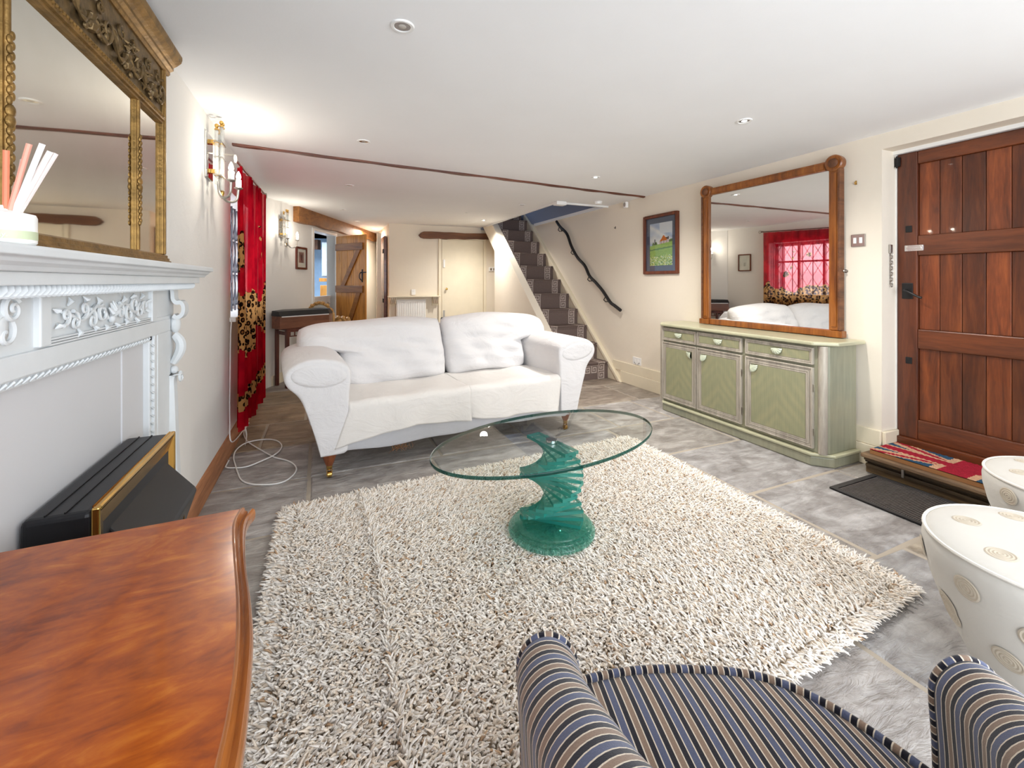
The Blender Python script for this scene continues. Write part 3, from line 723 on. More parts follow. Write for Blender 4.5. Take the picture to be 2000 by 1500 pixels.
# carved relief of garlands, urns and figures
def relief(yc, seed):
    r = random.Random(seed); m_ = MB(); X = MX+.002
    m_.lathe([(.001, 0), (.014, .004), (.02, .02), (.012, .035), (.018, .05), (.004, .06)], (X, yc, 1.945), 8)
    for sg in (-1, 1):
        P = bezier([(X+.004, yc+sg*.016, 1.99), (X+.01, yc+sg*.05, 1.955), (X+.01, yc+sg*.09, 1.962), (X+.006, yc+sg*.12, 2.03)], 6); m_.tube(P, [.006+.003*math.sin(i) for i in range(len(P))], 6)
        spiral(m_, yc+sg*.10, 2.0, .03, 1.3, 0 if sg > 0 else math.pi, X+.003, .006, sg)
        spiral(m_, yc+sg*.045, 2.045, .022, 1.2, 1.5, X+.003, .005, -sg)
        for k in range(7): m_.ball((X+.006, yc+sg*(.02+.016*k)+r.uniform(-.004, .004), 1.935+r.uniform(0, .03)+.008*k), .007, .009, .011, 7, 5)
    for k in range(9): 
        a = r.uniform(0, 6.28); y, z = yc+r.uniform(-.1, .1), 1.99+r.uniform(-.03, .07)
        m_.tube([(X, y, z), (X+.009, y+.012*math.cos(a), z+.012*math.sin(a)), (X+.001, y+.026*math.cos(a), z+.026*math.sin(a))], [.003, .006, .001], 5)
    return m_
for i, yc in enumerate((1.1, 1.34, 1.58, 1.82, 2.05)): 
    m_ = relief(yc, i)
    if i == 2: m_.ball((MX+.010, yc, 2.06), .014, .018, .024)
    omp('relief_carving', m_, m_gold2)
omp('cornice', MB().prism([(xl, 2.105), (MX+.006, 2.105), (MX+.012, 2.112), (MX+.012, 2.122), (MX+.024, 2.130), (MX+.024, 2.142), (MX+.034, 2.150), (MX+.05, 2.166), (MX+.054, 2.180), (MX+.054, 2.192), (MX+.048, 2.196), (xl, 2.196)], 'xz', MY0-.04, MY1+.035), m_gold, smooth=0)

# reed diffuser on the mantel shelf (left edge of the picture)
bt = thing('reed_diffuser', 'white round diffuser bottle with pink and white reeds on the mantel shelf', 'diffuser', (-.497, .800, 1.3125))
bt.location = (-.489, 1.006, 1.3125)
part('bottle', MB().lathe([(.001, 0), (.034, 0), (.037, .003), (.037, .046), (.035, .051), (.014, .056), (.0125, .058), (.0125, .064), (.010, .064), (.010, .058)], n=28), m_plast, bt)
part('label_band', MB().lathe([(.0373, .008), (.0375, .008), (.0375, .022), (.0373, .022)], n=28), plain('pale_green_label', srgb(196, 206, 172), .5), bt)
tx = bpy.data.curves.new('lettering', 'FONT'); tx.body = 'way.'; tx.size = .011; tx.extrude = .0002; tx.align_x = 'CENTER'
to = bpy.data.objects.new('lettering', tx); COL.objects.link(to); to.parent = bt
an = math.atan2(.677, 1.0)*0-1.0; to.rotation_euler = (math.pi/2, 0, math.radians(15)); to.location = (.0378*math.cos(math.radians(-75)), .0378*math.sin(math.radians(-75)), .011); tx.materials.append(m_white)
bpy.context.view_layer.update(); me_ = bpy.data.meshes.new_from_object(to.evaluated_get(bpy.context.evaluated_depsgraph_get())); lm = bpy.data.objects.new('lettering', me_); COL.objects.link(lm); lm.parent = bt; lm.location = to.location; lm.rotation_euler = to.rotation_euler; bpy.data.objects.remove(to)
cr = [srgb(222, 160, 140), srgb(238, 232, 226), srgb(222, 130, 98), srgb(240, 238, 240), srgb(228, 214, 210), srgb(220, 190, 180)]
for i, (dx, dy) in enumerate([(.040, 0), (.052, .012), (.030, -.014), (.062, 0), (.046, .02), (-.03, .03)]):
    part('reed', MB().tube([(0, -.004+.002*i, .02), (dx*.918+dy, -dx*.397+dy, .168-.008*(i % 3))], .0042, 8), plain('reed_colour', cr[i], .6), bt)

# ------------------------------------------------------------------ wall sconces
def sconce(name, label, M):
    t = thing(name, label, 'wall lamp', tuple(M.to_translation()), 0, 'candle wall lamps')
    def p(n, mb, mat, par=None, **k): return part(n, mb.xf(M), mat, par or t, world=True, **k)
    # local frame: x out of the wall, y along the wall, z up, 0 at plate centre
    p('back_plate', MB().box(0, .014, -.075, .075, -.135, .135), m_mirror, smooth=0, bevel=.006)
    p('mount', MB().box(.012, .05, -.02, .02, .075, .10).box(.012, .05, -.02, .02, -.10, -.075), m_brass, smooth=0, bevel=.003)
    for yy, zz in ((-.045, 0), (-.015, .03), (.018, .03), (.045, 0)):
        xx = .055+(.018 if abs(yy) < .03 else 0)
        r = p('glass_rod', MB().tube([(xx, yy, -.17+(.0 if abs(yy) > .03 else -.03)), (xx, yy, .15+zz)], .010, 10), m_rod)
        part('finial', MB().lathe([(.001, 0), (.012, 0), (.012, .008), (.005, .012), (.010, .02), (.012, .028), (.008, .036), (.001, .04)], (xx, yy, .15+zz), 10).xf(M), m_brass, r, world=True)
        part('collar', MB().lathe([(.001, 0), (.012, 0), (.012, .006), (.001, .006)], (xx, yy, .075), 10).lathe([(.001, 0), (.012, 0), (.012, .006), (.001, .006)], (xx, yy, -.12), 10).xf(M), m_brass, r, world=True)
    p('band', MB().box(.04, .085, -.058, .058, .078, .084).box(.04, .085, -.058, .058, -.01, -.006).box(.04, .085, -.058, .058, -.118, -.112), m_nickel, smooth=0)
    p('pendant', MB().lathe([(.001, -.05), (.008, -.03), (.014, -.012), (.012, 0), (.001, .006)], (.073, 0, -.20), 10), m_brass)
    for sg in (-1, 1):
        ay = sg*.12
        P = bezier([(.06, sg*.03, -.15), (.066, sg*.035, -.215), (.09, sg*.065, -.25), (.13, sg*.105, -.235), (.14, sg*.12, -.165)], 7)
        a = p('arm', MB().tube(P, .0075, 10), m_nickel)
        part('candle_cup', MB().lathe([(.001, 0), (.012, .002), (.024, .010), (.024, .014), (.001, .014)], (.14, ay, -.165), 16).xf(M), m_nickel, a, world=True)
        part('candle_sleeve', MB().lathe([(.001, 0), (.0165, 0), (.0165, .05), (.001, .05)], (.14, ay, -.151), 16).xf(M), m_plast, a, world=True)
        part('bulb', MB().lathe([(.001, 0), (.009, .002), (.0135, .014), (.0135, .024), (.009, .040), (.003, .052), (.0006, .056)], (.14, ay, -.102), 12).xf(M), m_bulb, a, world=True)
        d = bpy.data.lights.new('bulb_light', 'POINT'); d.energy = 1.5; d.color = (1, .9, .76); d.shadow_soft_size = .015
        lo = bpy.data.objects.new('bulb_light', d); COL.objects.link(lo); lo.location = M @ Vector((.175, ay, -.05))
    return t
sconce('wall_sconce', 'chrome twin candle wall lamp with glass rods beside the chimney mirror', Matrix.Translation((xl, 3.10, 1.995)))
c = rf(RW, 5.42, 1.93)
sconce('wall_sconce', 'chrome twin candle wall lamp with glass rods past the red curtain', Matrix.Translation(c) @ Matrix.Rotation(-YAW, 4, 'Z'))

# small framed prints on the left walls
def frame_pic(name, label, M, w_, h_, fw, mount, img, fmat, cat='picture', mat2=None, glass=True, depth=.022):
    t = thing(name, label, cat, tuple(M.to_translation()))
    f = MB(); f.box(0, depth, -w_/2, -w_/2+fw, -h_/2, h_/2).box(0, depth, w_/2-fw, w_/2, -h_/2, h_/2).box(0, depth, -w_/2+fw, w_/2-fw, h_/2-fw, h_/2).box(0, depth, -w_/2+fw, w_/2-fw, -h_/2, -h_/2+fw)
    part('frame', f.xf(M), fmat, t, world=True, smooth=0, bevel=.003)
    part('mount', MB().box(.002, .008, -w_/2+fw*.8, w_/2-fw*.8, -h_/2+fw*.8, h_/2-fw*.8).xf(M), mat2, t, world=True, smooth=0)
    iw, ih = w_-2*fw-2*mount[0], h_-2*fw-2*mount[1]; cz_ = mount[2] if len(mount) > 2 else 0
    painted('print', 1, 1, img[0], img[1], img[2], lambda u, v: tuple(M @ Vector((.009, (u-.5)*iw*img[3], cz_+(v-.5)*ih))), m_print, t, world=True)
    if glass: part('glass', MB().box(.0115, .0125, -w_/2+fw*.9, w_/2-fw*.9, -h_/2+fw*.9, h_/2-fw*.9).xf(M), m_pane, t, world=True, smooth=0)
    return t
m_cream = plain('cream_mount_board', srgb(236, 230, 220), .8); m_bluemount = plain('slate_blue_mount_board', srgb(86, 92, 112), .8)
def img_small(u, v):
    if .2 < u < .8 and v < .9:
        if abs(u-.5) < .12 and .2 < v < .7: return srgb(92, 40, 44)
        return srgb(132+int(30*math.sin(u*17+v*9)), 96, 96)
    return srgb(170, 140, 132)
frame_pic('framed_print', 'small dark wood framed print left of the narrow doorway', Matrix.Translation(rf(RW, 5.92, 1.567)) @ Matrix.Rotation(-YAW, 4, 'Z'), .30, .30, .026, (.05, .05, .012), (12, 18, img_small, 1), m_rose, mat2=m_cream)

frame_pic('framed_print', 'small brown framed pale print hanging between the red curtain and the far wall lamp', Matrix.Translation((xl, 5.43, 1.60)), .25, .31, .018, (.06, .07, .0), (10, 12, lambda u, v: srgb(*((150, 140, 132) if abs(u-.5) < .18 and v < .5 and int(v*12+u*7) % 2 else (226, 222, 214))), 1), m_piccol, mat2=m_cream)
# ------------------------------------------------------------------ things by the skewed wall
# pine ledged door, swung open into the room
hx, hy, _ = rf(RW+.02, 7.085); ex, ey, _ = rf(-2.245, 6.70)
ang = math.atan2(ey-hy, ex-hx); DW = math.hypot(ex-hx, ey-hy)
pd = thing('door_3', 'honey pine plank door with ledges, braces and black latch standing open', 'door', (hx, hy, 0), ang, kind='structure')
n = 5
for i in range(n):
    a = DW*i/n; c = random.choice([1, .94, 1.05, .98, 1.08])
    part('plank', MB().box(a+.0015, a+DW/n-.0015, -.012, .012, .01, 1.98), m_pine, pd, smooth=0, bevel=.003, color=(c, c, c*.97, 1))
for z in (.22, 1.13, 1.80): part('ledge', MB().box(.01, DW-.05, -.034, -.012, z-.055, z+.055), m_pined, pd, smooth=0, bevel=.004)
for (z0, z1) in ((1.185, 1.745), (.275, 1.075)):
    part('brace', MB().prism([(.14, z0), (.24, z0), (DW-.10, z1), (DW-.20, z1)], 'xz', -.032, -.012), m_pined, pd, smooth=0, bevel=.003)
lt = part('latch_plate', MB().box(DW-.085, DW-.06, -.02, -.012, 1.24, 1.44).box(DW-.11, DW+.03, -.03, -.02, 1.385, 1.40), m_black, pd, smooth=0, bevel=.002)
part('latch_handle', MB().tube(bezier([(DW-.072, -.014, 1.40), (DW-.082, -.055, 1.37), (DW-.082, -.055, 1.30), (DW-.072, -.014, 1.26)], 5), .007, 6), m_black, lt)
# door lining of the narrow doorway
dl = MB(); dl.box(RW-.14, RW+.012, 6.25, 6.31, 0, 2.0).box(RW-.14, RW+.012, 7.08, 7.12, 0, 2.0).box(RW-.14, RW+.012, 6.25, 7.12, 1.99, 2.03)
struct('trim_doorway', skew(dl), m_white, 'white lining of the narrow doorway', smooth=0, bevel=.004)
# half door (lower leaf) with lever handle
hb = thing('door_4', 'white lower half of a stable door with a lever handle', 'door', rf(RW-.10, 6.7), -YAW, kind='structure')
part('leaf', MB().box(-.02, .02, -.385, .375, .01, 1.02), m_white, hb, smooth=0, bevel=.004)
part('ledge', MB().box(-.03, .03, -.385, .375, .99, 1.025), m_white, hb, smooth=0, bevel=.004)
part('rose', MB().lathe([(.001, .018), (.024, .018), (.024, .03), (.001, .032)], (0, .28, .90), 14, 'x'), m_nickel, hb)
part('lever_handle', MB().tube([(.028, .28, .90), (.055, .28, .90), (.055, .26, .90), (.055, .06, .895)], .008, 8), m_nickel, hb)
# kitchen glimpsed beyond
def K(r0, r1, f0, f1, z0, z1): return skew(MB().box(r0, r1, f0, f1, z0, z1))
struct('wall_kitchen', K(-6.2, -3.2, 10.0, 10.1, 0, 2.4), plain('kitchen_blue_daylight_tone', srgb(176, 204, 232), .8), 'kitchen wall beyond the doorway, coloured pale blue for window light', smooth=0)  # blue of the window light is painted into the wall colour
struct('wall_kitchen_side', K(-6.3, -6.2, 6.5, 10.1, 0, 2.4), m_wallL, 'kitchen side wall', smooth=0)
struct('ceiling_kitchen', K(-6.3, -3.02, 6.0, 10.1, 2.24, 2.3), m_ceil, 'kitchen ceiling', smooth=0)
struct('wall_kitchen_near', K(-6.3, -3.02, 5.9, 6.0, 0, 2.3), m_wallL, 'near kitchen wall', smooth=0)
m_tile = plain('cream_tile', srgb(216, 214, 206), .4); m_cab = plain('grey_white_cabinet_paint', srgb(178, 184, 190), .5)
kc = thing('kitchen_wall_cabinet', 'tall grey-white kitchen wall cabinet seen through the narrow doorway', 'cabinet', rf(-3.6, 8.6, 1.35), -YAW)
part('body', MB().box(-.16, .55, 0, .35, 0, .68), m_cab, kc, smooth=0, bevel=.004); part('door', MB().box(-.15, .54, -.02, 0, .01, .67), m_cab, kc, smooth=0, bevel=.004)
part('shelf', MB().box(-.20, .55, -.03, .34, -.10, -.03), m_pine, kc, smooth=0, bevel=.003)
kt = part('tiled_splashback', K(-3.76, -3.05, 8.9, 8.95, .85, 1.26), m_tile, smooth=0); tag(kt, 'cream tiled splashback under the kitchen wall cabinet', 'splashback')
kb = thing('pine_cabinet', 'pine cabinet with black hinges inside the kitchen', 'cabinet', rf(-3.5, 8.3), -YAW)
part('body', MB().box(-.16, .4, 0, .4, 0, 1.18), m_pine, kb, smooth=0, bevel=.004); part('strap_hinge', MB().box(-.14, .0, -.008, 0, .95, .975).box(-.03, -.01, -.008, 0, .82, 1.05), m_black, kb, smooth=0)
kbm = part('ceiling_beam', K(-4.6, -4.02, 9.0, 9.15, 1.92, 2.12), m_darkbeam, smooth=0); tag(kbm, 'dark kitchen beam beyond the doorway', 'beam')
# brown door at the passage, against the return of the back wall
bd_ = thing('door_5', 'dark brown plank door edge with black hinges in the dim passage', 'door', (.99, 7.8, 0), 0, kind='structure')
part('leaf', MB().box(-.03, .02, 0, .76, .01, 2.04), m_mahoh, bd_, smooth=0, bevel=.003)
for z in (.92, 1.78): part('hinge', MB().box(-.045, -.03, .0, .12, z-.035, z+.035), m_black, bd_, smooth=0, bevel=.002)
struct('trim_passage', MB().box(.86, .93, 7.95, 8.0, 0, 2.1).box(.3, 1.02, 9.4, 9.45, 2.12, 2.24), m_trim, 'cream architrave in the passage', smooth=0)

# red-brown side table with keyboard box
tb = thing('carved_side_table', 'red-brown carved side table behind the sofa under a wooden box', 'table', (-.24, 5.98, 0), math.radians(31))
part('table_top', MB().box(-.28, .30, -.16, .12, .675, .70), m_rose, tb, smooth=0, bevel=.004)
for x in (-.262, .27):
    for y in (-.14, .10): part('leg', MB().box(x-.018, x+.02, y-.02, y+.02, 0, .676), m_rose, tb, smooth=0, bevel=.004)
ap = MB(); ap.box(-.25, .26, -.155, -.14, .655, .676).box(-.25, .26, -.155, -.14, .60, .612)
for i in range(9):
    x = -.23+i*.055; ap.box(x-.005, x+.005, -.153, -.142, .60, .66)
part('fretwork_apron', ap, m_rose, tb, smooth=0); part('fretwork_apron', MB().box(-.27, -.255, -.14, .09, .62, .66), m_rose, tb, smooth=0)
kx = thing('keyboard_box', 'brown wooden desk box with a black sloping lid on the carved table', 'box', (-.24, 5.98, .702), math.radians(31))
bxm = MB(); pl = [(-.37, -.19), (.24, -.19), (.33, -.11), (.33, .15), (-.17, .15), (-.37, .0)]
part('case', MB().prism(pl, 'xy', 0, .145), m_box, kx, smooth=0, bevel=.004)
part('pale_strip', MB().box(-.35, .235, -.195, -.19, .135, .152), m_white, kx, smooth=0)
pl2 = [(-.375, -.20), (.245, -.20), (.338, -.115), (.338, .155), (-.17, .155), (-.375, .003)]
lid = MB(); r0 = [(x, y, .147 if y < 0 else .147) for x, y in pl2]; r1 = [(x*.98, (y+.05 if y < -.1 else y), .205) for x, y in pl2]
lid.loft([r0, r1]); part('lid', lid, m_blackmat, kx, smooth=0, bevel=.003)
# gilded rococo chair beyond it
gc = thing('gilt_armchair', 'pale gilt carved armchair behind the wooden box', 'chair', rf(-2.62, 5.94), -YAW)
m_silk = fabric('grey_silk_upholstery', srgb(186, 184, 176), 200)
part('seat', MB().box(-.2, .25, -.05, .35, .38, .46), m_silk, gc, smooth=0, bevel=.02)
arch = [(-.185+.37*i/20, 0, .80+.15*math.sin(math.pi*i/20)**.7) for i in range(21)]
bk = MB().tube([(-.185, 0, .46)]+arch+[(.185, 0, .46)], .018, 8); part('back_frame', bk, m_gilt, gc)
part('back_pad', MB().prism([(-.17, .5)]+[(x, z-.01) for x, _, z in arch]+[(.17, .5)], 'xz', -.012, .02), m_silk, gc, smooth=0)
cg = MB()
for i in range(1, 20, 1): cg.ball((arch[i][0], -.01, arch[i][2]+.012+.008*math.sin(i*2.1)), .020, .02, .020+.006*math.sin(i*1.7), 7, 5)
spr = MB()
part('crest_carving', cg, m_gilt, gc)
for sg in (-1, 1):
    P = bezier([(sg*.185, .01, .66), (sg*.21, .12, .70), (sg*.225, .24, .67), (sg*.22, .28, .56)], 5); part('armrest', MB().tube(P, .022, 8), m_gilt, gc)
cu = MB()
for k in range(14): cu.ball((.26+.09*math.cos(k*2.4), .08+.05*math.sin(k*1.7), .735+.022*math.sin(k*1.3)), .03, .03, .022, 7, 5)
part('arm_carving', cu, m_gilt, gc)
for x in (-.17, .2):
    for y in (-.03, .31): part('leg', MB().tube(bezier([(x, y, .39), (x*1.1, y, .25), (x*.95, y, .1), (x*1.1, y, 0)], 4), [.024-.0009*i for i in range(13)], 8), m_gilt, gc)

# ------------------------------------------------------------------ back wall
db = thing('door_2', 'plain cream flush door under the dark oak lintel', 'door', (2.337, 7.6, 0), kind='structure')
part('leaf', MB().box(1.925, 2.70, 7.575, 7.6, .01, 2.0), m_trim, db, world=True, smooth=0, bevel=.003)
part('architrave', MB().box(1.865, 1.918, 7.568, 7.6, 0, 2.03).box(2.707, 2.76, 7.568, 7.6, 0, 2.03).box(1.865, 2.76, 7.566, 7.6, 2.003, 2.03), m_trim, db, world=True, smooth=0, bevel=.003)
part('night_latch', MB().box(1.945, 1.98, 7.555, 7.575, 1.50, 1.64), m_plast, db, world=True, smooth=0, bevel=.004)
part('door_knob', MB().lathe([(.001, 0), (.008, 0), (.008, -.03), (.02, -.035), (.02, -.05), (.001, -.055)], (2.0, 7.575, 1.12), 12, 'y'), m_brass, db, world=True)
part('finger_plate', MB().box(1.945, 1.98, 7.572, 7.576, .60, .74), m_nickel, db, world=True, smooth=0, bevel=.002)
ra = thing('radiator', 'white panel radiator under the small shelf', 'radiator', (1.38, 7.55, .3))
part('panel', MB().box(1.13, 1.63, 7.53, 7.56, .3, .935), m_plast, ra, world=True, smooth=0, bevel=.006)
for i in range(16): part('flute', MB().box(1.15+i*.0305, 1.165+i*.0305, 7.524, 7.531, .34, .90), m_plast, ra, world=True, smooth=0, bevel=.002)
part('top_grille', MB().box(1.13, 1.63, 7.53, 7.6, .925, .94), m_plast, ra, world=True, smooth=0)
sf = thing('wall_shelf', 'narrow cream shelf on two fluted corbels above the radiator', 'shelf', (1.43, 7.55, 1.0))
part('board', MB().box(.985, 1.875, 7.45, 7.6, .985, 1.005), m_trim, sf, world=True, smooth=0, bevel=.004)
for x in (1.075, 1.80):
    cb = part('corbel', MB().prism([(7.6, .985), (7.49, .985), (7.49, .94), (7.52, .90), (7.56, .86), (7.565, .83), (7.6, .83)], 'yz', x-.05, x+.05), m_trim, sf, world=True, smooth=30)
    for k in (-.03, 0, .03): part('flute', MB().box(x+k-.008, x+k+.008, 7.482, 7.50, .87, .98), plain('flute_shade_tone', srgb(176, 158, 140), .6), cb, world=True, smooth=0, bevel=.003)  # groove shade painted as darker strips on the corbel
th_ = thing('thermostat', 'small white thermostat on the wall above the shelf', 'switch', (1.43, 7.58, 1.02)); part('box', MB().box(1.39, 1.46, 7.575, 7.6, 1.02, 1.115), m_plast, th_, world=True, smooth=0, bevel=.004); part('dial', MB().lathe([(.001, 0), (.014, 0), (.014, -.006), (.001, -.006)], (1.425, 7.575, 1.08), 12, 'y'), m_white, th_, world=True)
cs = thing('coat_hooks', 'white plate with small hooks beside the cream door', 'switch', (2.88, 7.58, 1.5)); part('plate', MB().box(2.82, 2.95, 7.58, 7.6, 1.44, 1.52), m_plast, cs, world=True, smooth=0, bevel=.003); part('rocker', MB().box(2.84, 2.87, 7.574, 7.58, 1.46, 1.50).box(2.90, 2.93, 7.574, 7.58, 1.46, 1.50), m_nickel, cs, world=True, smooth=0)
cs['label'] = 'light switch plate in the corner right of the cream door'; cs.name = 'switch_plate'

# ------------------------------------------------------------------ right wall fittings
hr = thing('handrail', 'wavy black iron handrail climbing the wall beside the stairs', 'handrail', (3.37, 5.2, 1.5))
P = bezier([(3.37, 6.02, 2.20), (3.37, 5.90, 2.10), (3.37, 5.70, 1.97), (3.37, 5.569, 1.775), (3.37, 5.40, 1.60), (3.37, 5.21, 1.475), (3.37, 5.09, 1.33), (3.37, 4.935, 1.235), (3.37, 4.775, 1.125), (3.37, 4.62, .99), (3.37, 4.52, .945), (3.37, 4.405, .895)], 5)
part('rail', MB().tube(P, .021, 8), m_black, hr, world=True)
for (y, z) in ((5.93, 2.12), (5.545, 1.74), (5.10, 1.34), (4.72, 1.07)):
    part('bracket', MB().tube([(3.372, y, z-.015), (3.378, y+.05, z-.06), (3.40, y+.04, z-.085), (3.42, y+.0, z-.08), (3.372, y-.015, z-.03)], .0065, 6).lathe([(.001, 0), (.016, 0), (.016, -.006), (.001, -.006)], (3.43, y+.02, z-.07), 8, 'x'), m_black, hr, world=True)
def paintscape(u, v):
    n = lambda f, p=0: math.sin(u*f+p)*math.sin(v*f*1.3+p*2)
    hz = .47+.07*u
    if v > hz:
        c = .5+.5*math.sin(u*5+v*9+1.5*math.sin(v*13+u*4)); c2 = n(17, 1)*.15
        k = max(0, min(1, c+c2)); 
        if u > .45 and v > .75: k = max(k, .8)
        col = [a+(b-a)*k for a, b in zip((168, 180, 206), (232, 228, 226))]
        # house
        if .38 < u < .86 and v < hz+.19:
            if abs(u-.62)*0.75 < (hz+.19-v) and v > hz+.06 and .40 < u < .78: col = (206, 112, 52)
            elif v <= hz+.075 and .42 < u < .86: col = (214, 196, 196) if int(u*40) % 5 else (132, 98, 92)
            elif .7 < u < .86 and v < hz+.13: col = (96, 84, 84)
        if (.1 < u < .34 and v < hz+.05+.03*math.sin(u*50)) or (u > .86 and v < hz+.06): col = (108, 128, 84)
        if .215 < u < .25 and v < hz+.14: col = (76, 72, 70)
    else:
        d = (hz-v)/hz; r = random.random()
        col = (150+20*r, 182+14*r, 104) if d < .3 else (128+40*r, 166+24*r, 84+20*r)
        if .18 < d < .26: col = (112, 146, 92)
        if d > .55:
            if r > .82: col = (226, 216, 120)
            elif r > .7: col = (232, 232, 226)
            elif r < .25: col = (84, 122, 62)
    return srgb(*col)
frame_pic('landscape_painting', 'watercolour of an orange-roofed cottage in a meadow, blue mount, wood frame', Matrix.Translation((3.43, 3.762, 1.665)) @ Matrix.Rotation(math.pi, 4, 'Z'), .535, .66, .032, (.062, .062), (56, 80, lambda u, v: paintscape(u, v), 1), m_piccol, mat2=m_bluemount, depth=.03)
def plate(name, label, y, z, w_, h_, mat, n, cat):
    t = thing(name, label, cat, (3.43, y, z)); part('plate', MB().box(3.421, 3.43, y-w_/2, y+w_/2, z-h_/2, z+h_/2), mat, t, world=True, smooth=0, bevel=.003)
    for k in range(n):
        yy = y+(k-(n-1)/2)*w_*.42; part('rocker', MB().box(3.417, 3.421, yy-.009, yy+.009, z-.02, z+.02), m_plast, t, world=True, smooth=0, bevel=.001)
    return t
plate('light_switch', 'brushed double light switch on the wall left of the entrance door', 1.828, 1.537, .088, .086, m_nickel, 2, 'switch')
so = plate('power_socket', 'white double power socket above the skirting left of the green sideboard', 4.165, .303, .15, .088, m_plast, 2, 'socket')
part('pin_slots', MB().box(3.4165, 3.4212, 4.12, 4.124, .275, .29).box(3.4165, 3.4212, 4.20, 4.204, .275, .29).box(3.4165, 3.4212, 4.14, 4.15, .268, .272).box(3.4165, 3.4212, 4.18, 4.19, .268, .272), m_black, so, world=True, smooth=0)
for nm, lb, y, z in (('wall_hook', 'tiny brass picture hook above the light switch', 1.842, 1.937), ('wall_hook', 'tiny dark picture hook on the wall above the handrail', 4.585, 1.935)):
    o = part(nm, MB().box(3.424, 3.43, y-.004, y+.004, z-.008, z+.02).tube([(3.424, y, z), (3.41, y, z-.004), (3.41, y, z+.01)], .003, 6), m_brass if y < 3 else m_black, smooth=0); tag(o, lb, 'hook')
o = part('curtain_hook', MB().lathe([(.001, 0), (.012, 0), (.012, -.004), (.004, -.006), (.004, -.03), (.009, -.034), (.001, -.04)], (3.43, 1.905, 1.325), 10, 'x'), m_nickel); tag(o, 'small metal knob on the wall right of the wooden mirror', 'hook')

# ceiling fittings
DL = [(.28, 1.715, 0), (.26, 3.235, 0), (.245, 4.77, 0), (.245, 6.40, 0), (.50, 7.55, 0), (.86, 8.45, 1), (2.375, 1.89, 1), (2.365, 3.47, 1), (2.35, 5.10, 0), (2.37, 6.62, 1), (1.88, 5.98, 0)]
dlab = ['large chrome-ringed ceiling downlight nearest the camera, unlit', 'unlit ceiling downlight just before the thin brown beam', 'unlit ceiling downlight first past the thin brown beam on the left', 'small unlit ceiling downlight fourth in the left row', 'small unlit ceiling downlight where the passage begins', 'glowing ceiling downlight inside the passage', 'lit ceiling downlight above the wooden mirror end of the room', 'lit ceiling downlight just before the beam on the right', 'unlit ceiling downlight left of the stair opening', 'lit ceiling downlight by the top of the stair wall', 'small unlit sensor disc between the two far downlights']
for (x, y, lit), lb in zip(DL, dlab):
    s_ = 1.0 if lb.find('sensor') < 0 else .5
    t = thing('ceiling_downlight', lb, 'light', (x, y, CE), group='recessed ceiling lights')
    part('bezel', MB().lathe([(.03*s_, -.002), (.034*s_, -.006), (.043*s_, -.006), (.046*s_, 0), (.046*s_, .001)], n=28), m_white, t)
    part('reflector', MB().lathe([(.001, -.001), (.02*s_, -.0012), (.032*s_, -.003)], n=20), m_chrome, t)
    part('lamp', MB().lathe([(.001, -.0035), (.014*s_, -.0035), (.018*s_, -.002), (.018*s_, -.001)], n=16), m_spot if lit else m_spotoff, t)
    if lit:
        d = bpy.data.lights.new('downlight_lamp', 'SPOT'); d.energy = 85 if y < 5 else (110 if x > 2 else 60); d.spot_size = 2.6; d.spot_blend = 1.0; d.color = (1, .95, .88); d.shadow_soft_size = .06
        lo = bpy.data.objects.new('downlight_lamp', d); COL.objects.link(lo); lo.location = (x, y, CE-.015)
t = thing('smoke_detector', 'white round smoke detector beside the stair opening', 'detector', (3.12, 4.52, CE)); part('base', MB().lathe([(.001, 0), (.05, 0), (.05, -.012), (.001, -.012)]), m_plast, t); part('cover', MB().lathe([(.045, -.012), (.042, -.03), (.03, -.036), (.001, -.037)]), m_plast, t)
t = thing('alarm_box', 'cream square junction box at the corner of the stair opening', 'box', (2.69, 4.72, CE)); part('box', MB().box(-.07, .07, -.05, .05, -.045, 0), m_plast, t, smooth=0, bevel=.008); part('cover_seam', MB().box(-.071, .071, -.051, .051, -.022, -.02), m_white, t, smooth=0)
t = thing('motion_sensor', 'small white motion sensor high on the wall near the stairs', 'sensor', (3.40, 4.33, 2.19)); part('body', MB().box(-.03, .01, -.03, .03, -.04, .035), m_plast, t, smooth=0, bevel=.01); part('lens', MB().ball((-.028, 0, 0), .012, .022, .028), m_nickel, t)

# ------------------------------------------------------------------ entrance door (right wall recess)
fd = thing('door_1', 'heavy mahogany plank door with black iron latch in the right wall', 'door', (3.6, 1.2, .21), kind='structure')
DX = 3.585
def dp(n, mb, mat, par=None, **k): return part(n, mb, mat, par or fd, world=True, **k)
dp('backing', MB().box(3.625, 3.65, DY0+.01, DY1-.01, .2, DZ-.02), m_mahoh, smooth=0)
dp('stile', MB().box(DX, 3.63, 1.568, DY1-.012, .21, DZ-.025), wood('mahogany_stile', srgb(56, 26, 14), srgb(88, 42, 21), srgb(110, 56, 28), 2, .33, .2), smooth=0, bevel=.006)
dp('stile', MB().box(DX, 3.63, DY0+.012, .83, .21, DZ-.025), m_mahoh, smooth=0, bevel=.006)
for z0, z1 in ((2.025, DZ-.025), (1.422, 1.553), (.809, .937), (.21, .341)): dp('rail', MB().box(DX+.001, 3.63, .83, 1.568, z0, z1), m_mahoh, smooth=0, bevel=.007)
tones = [1.5, 1.0, .72, 1.55, .78, 1.0, 1.3]
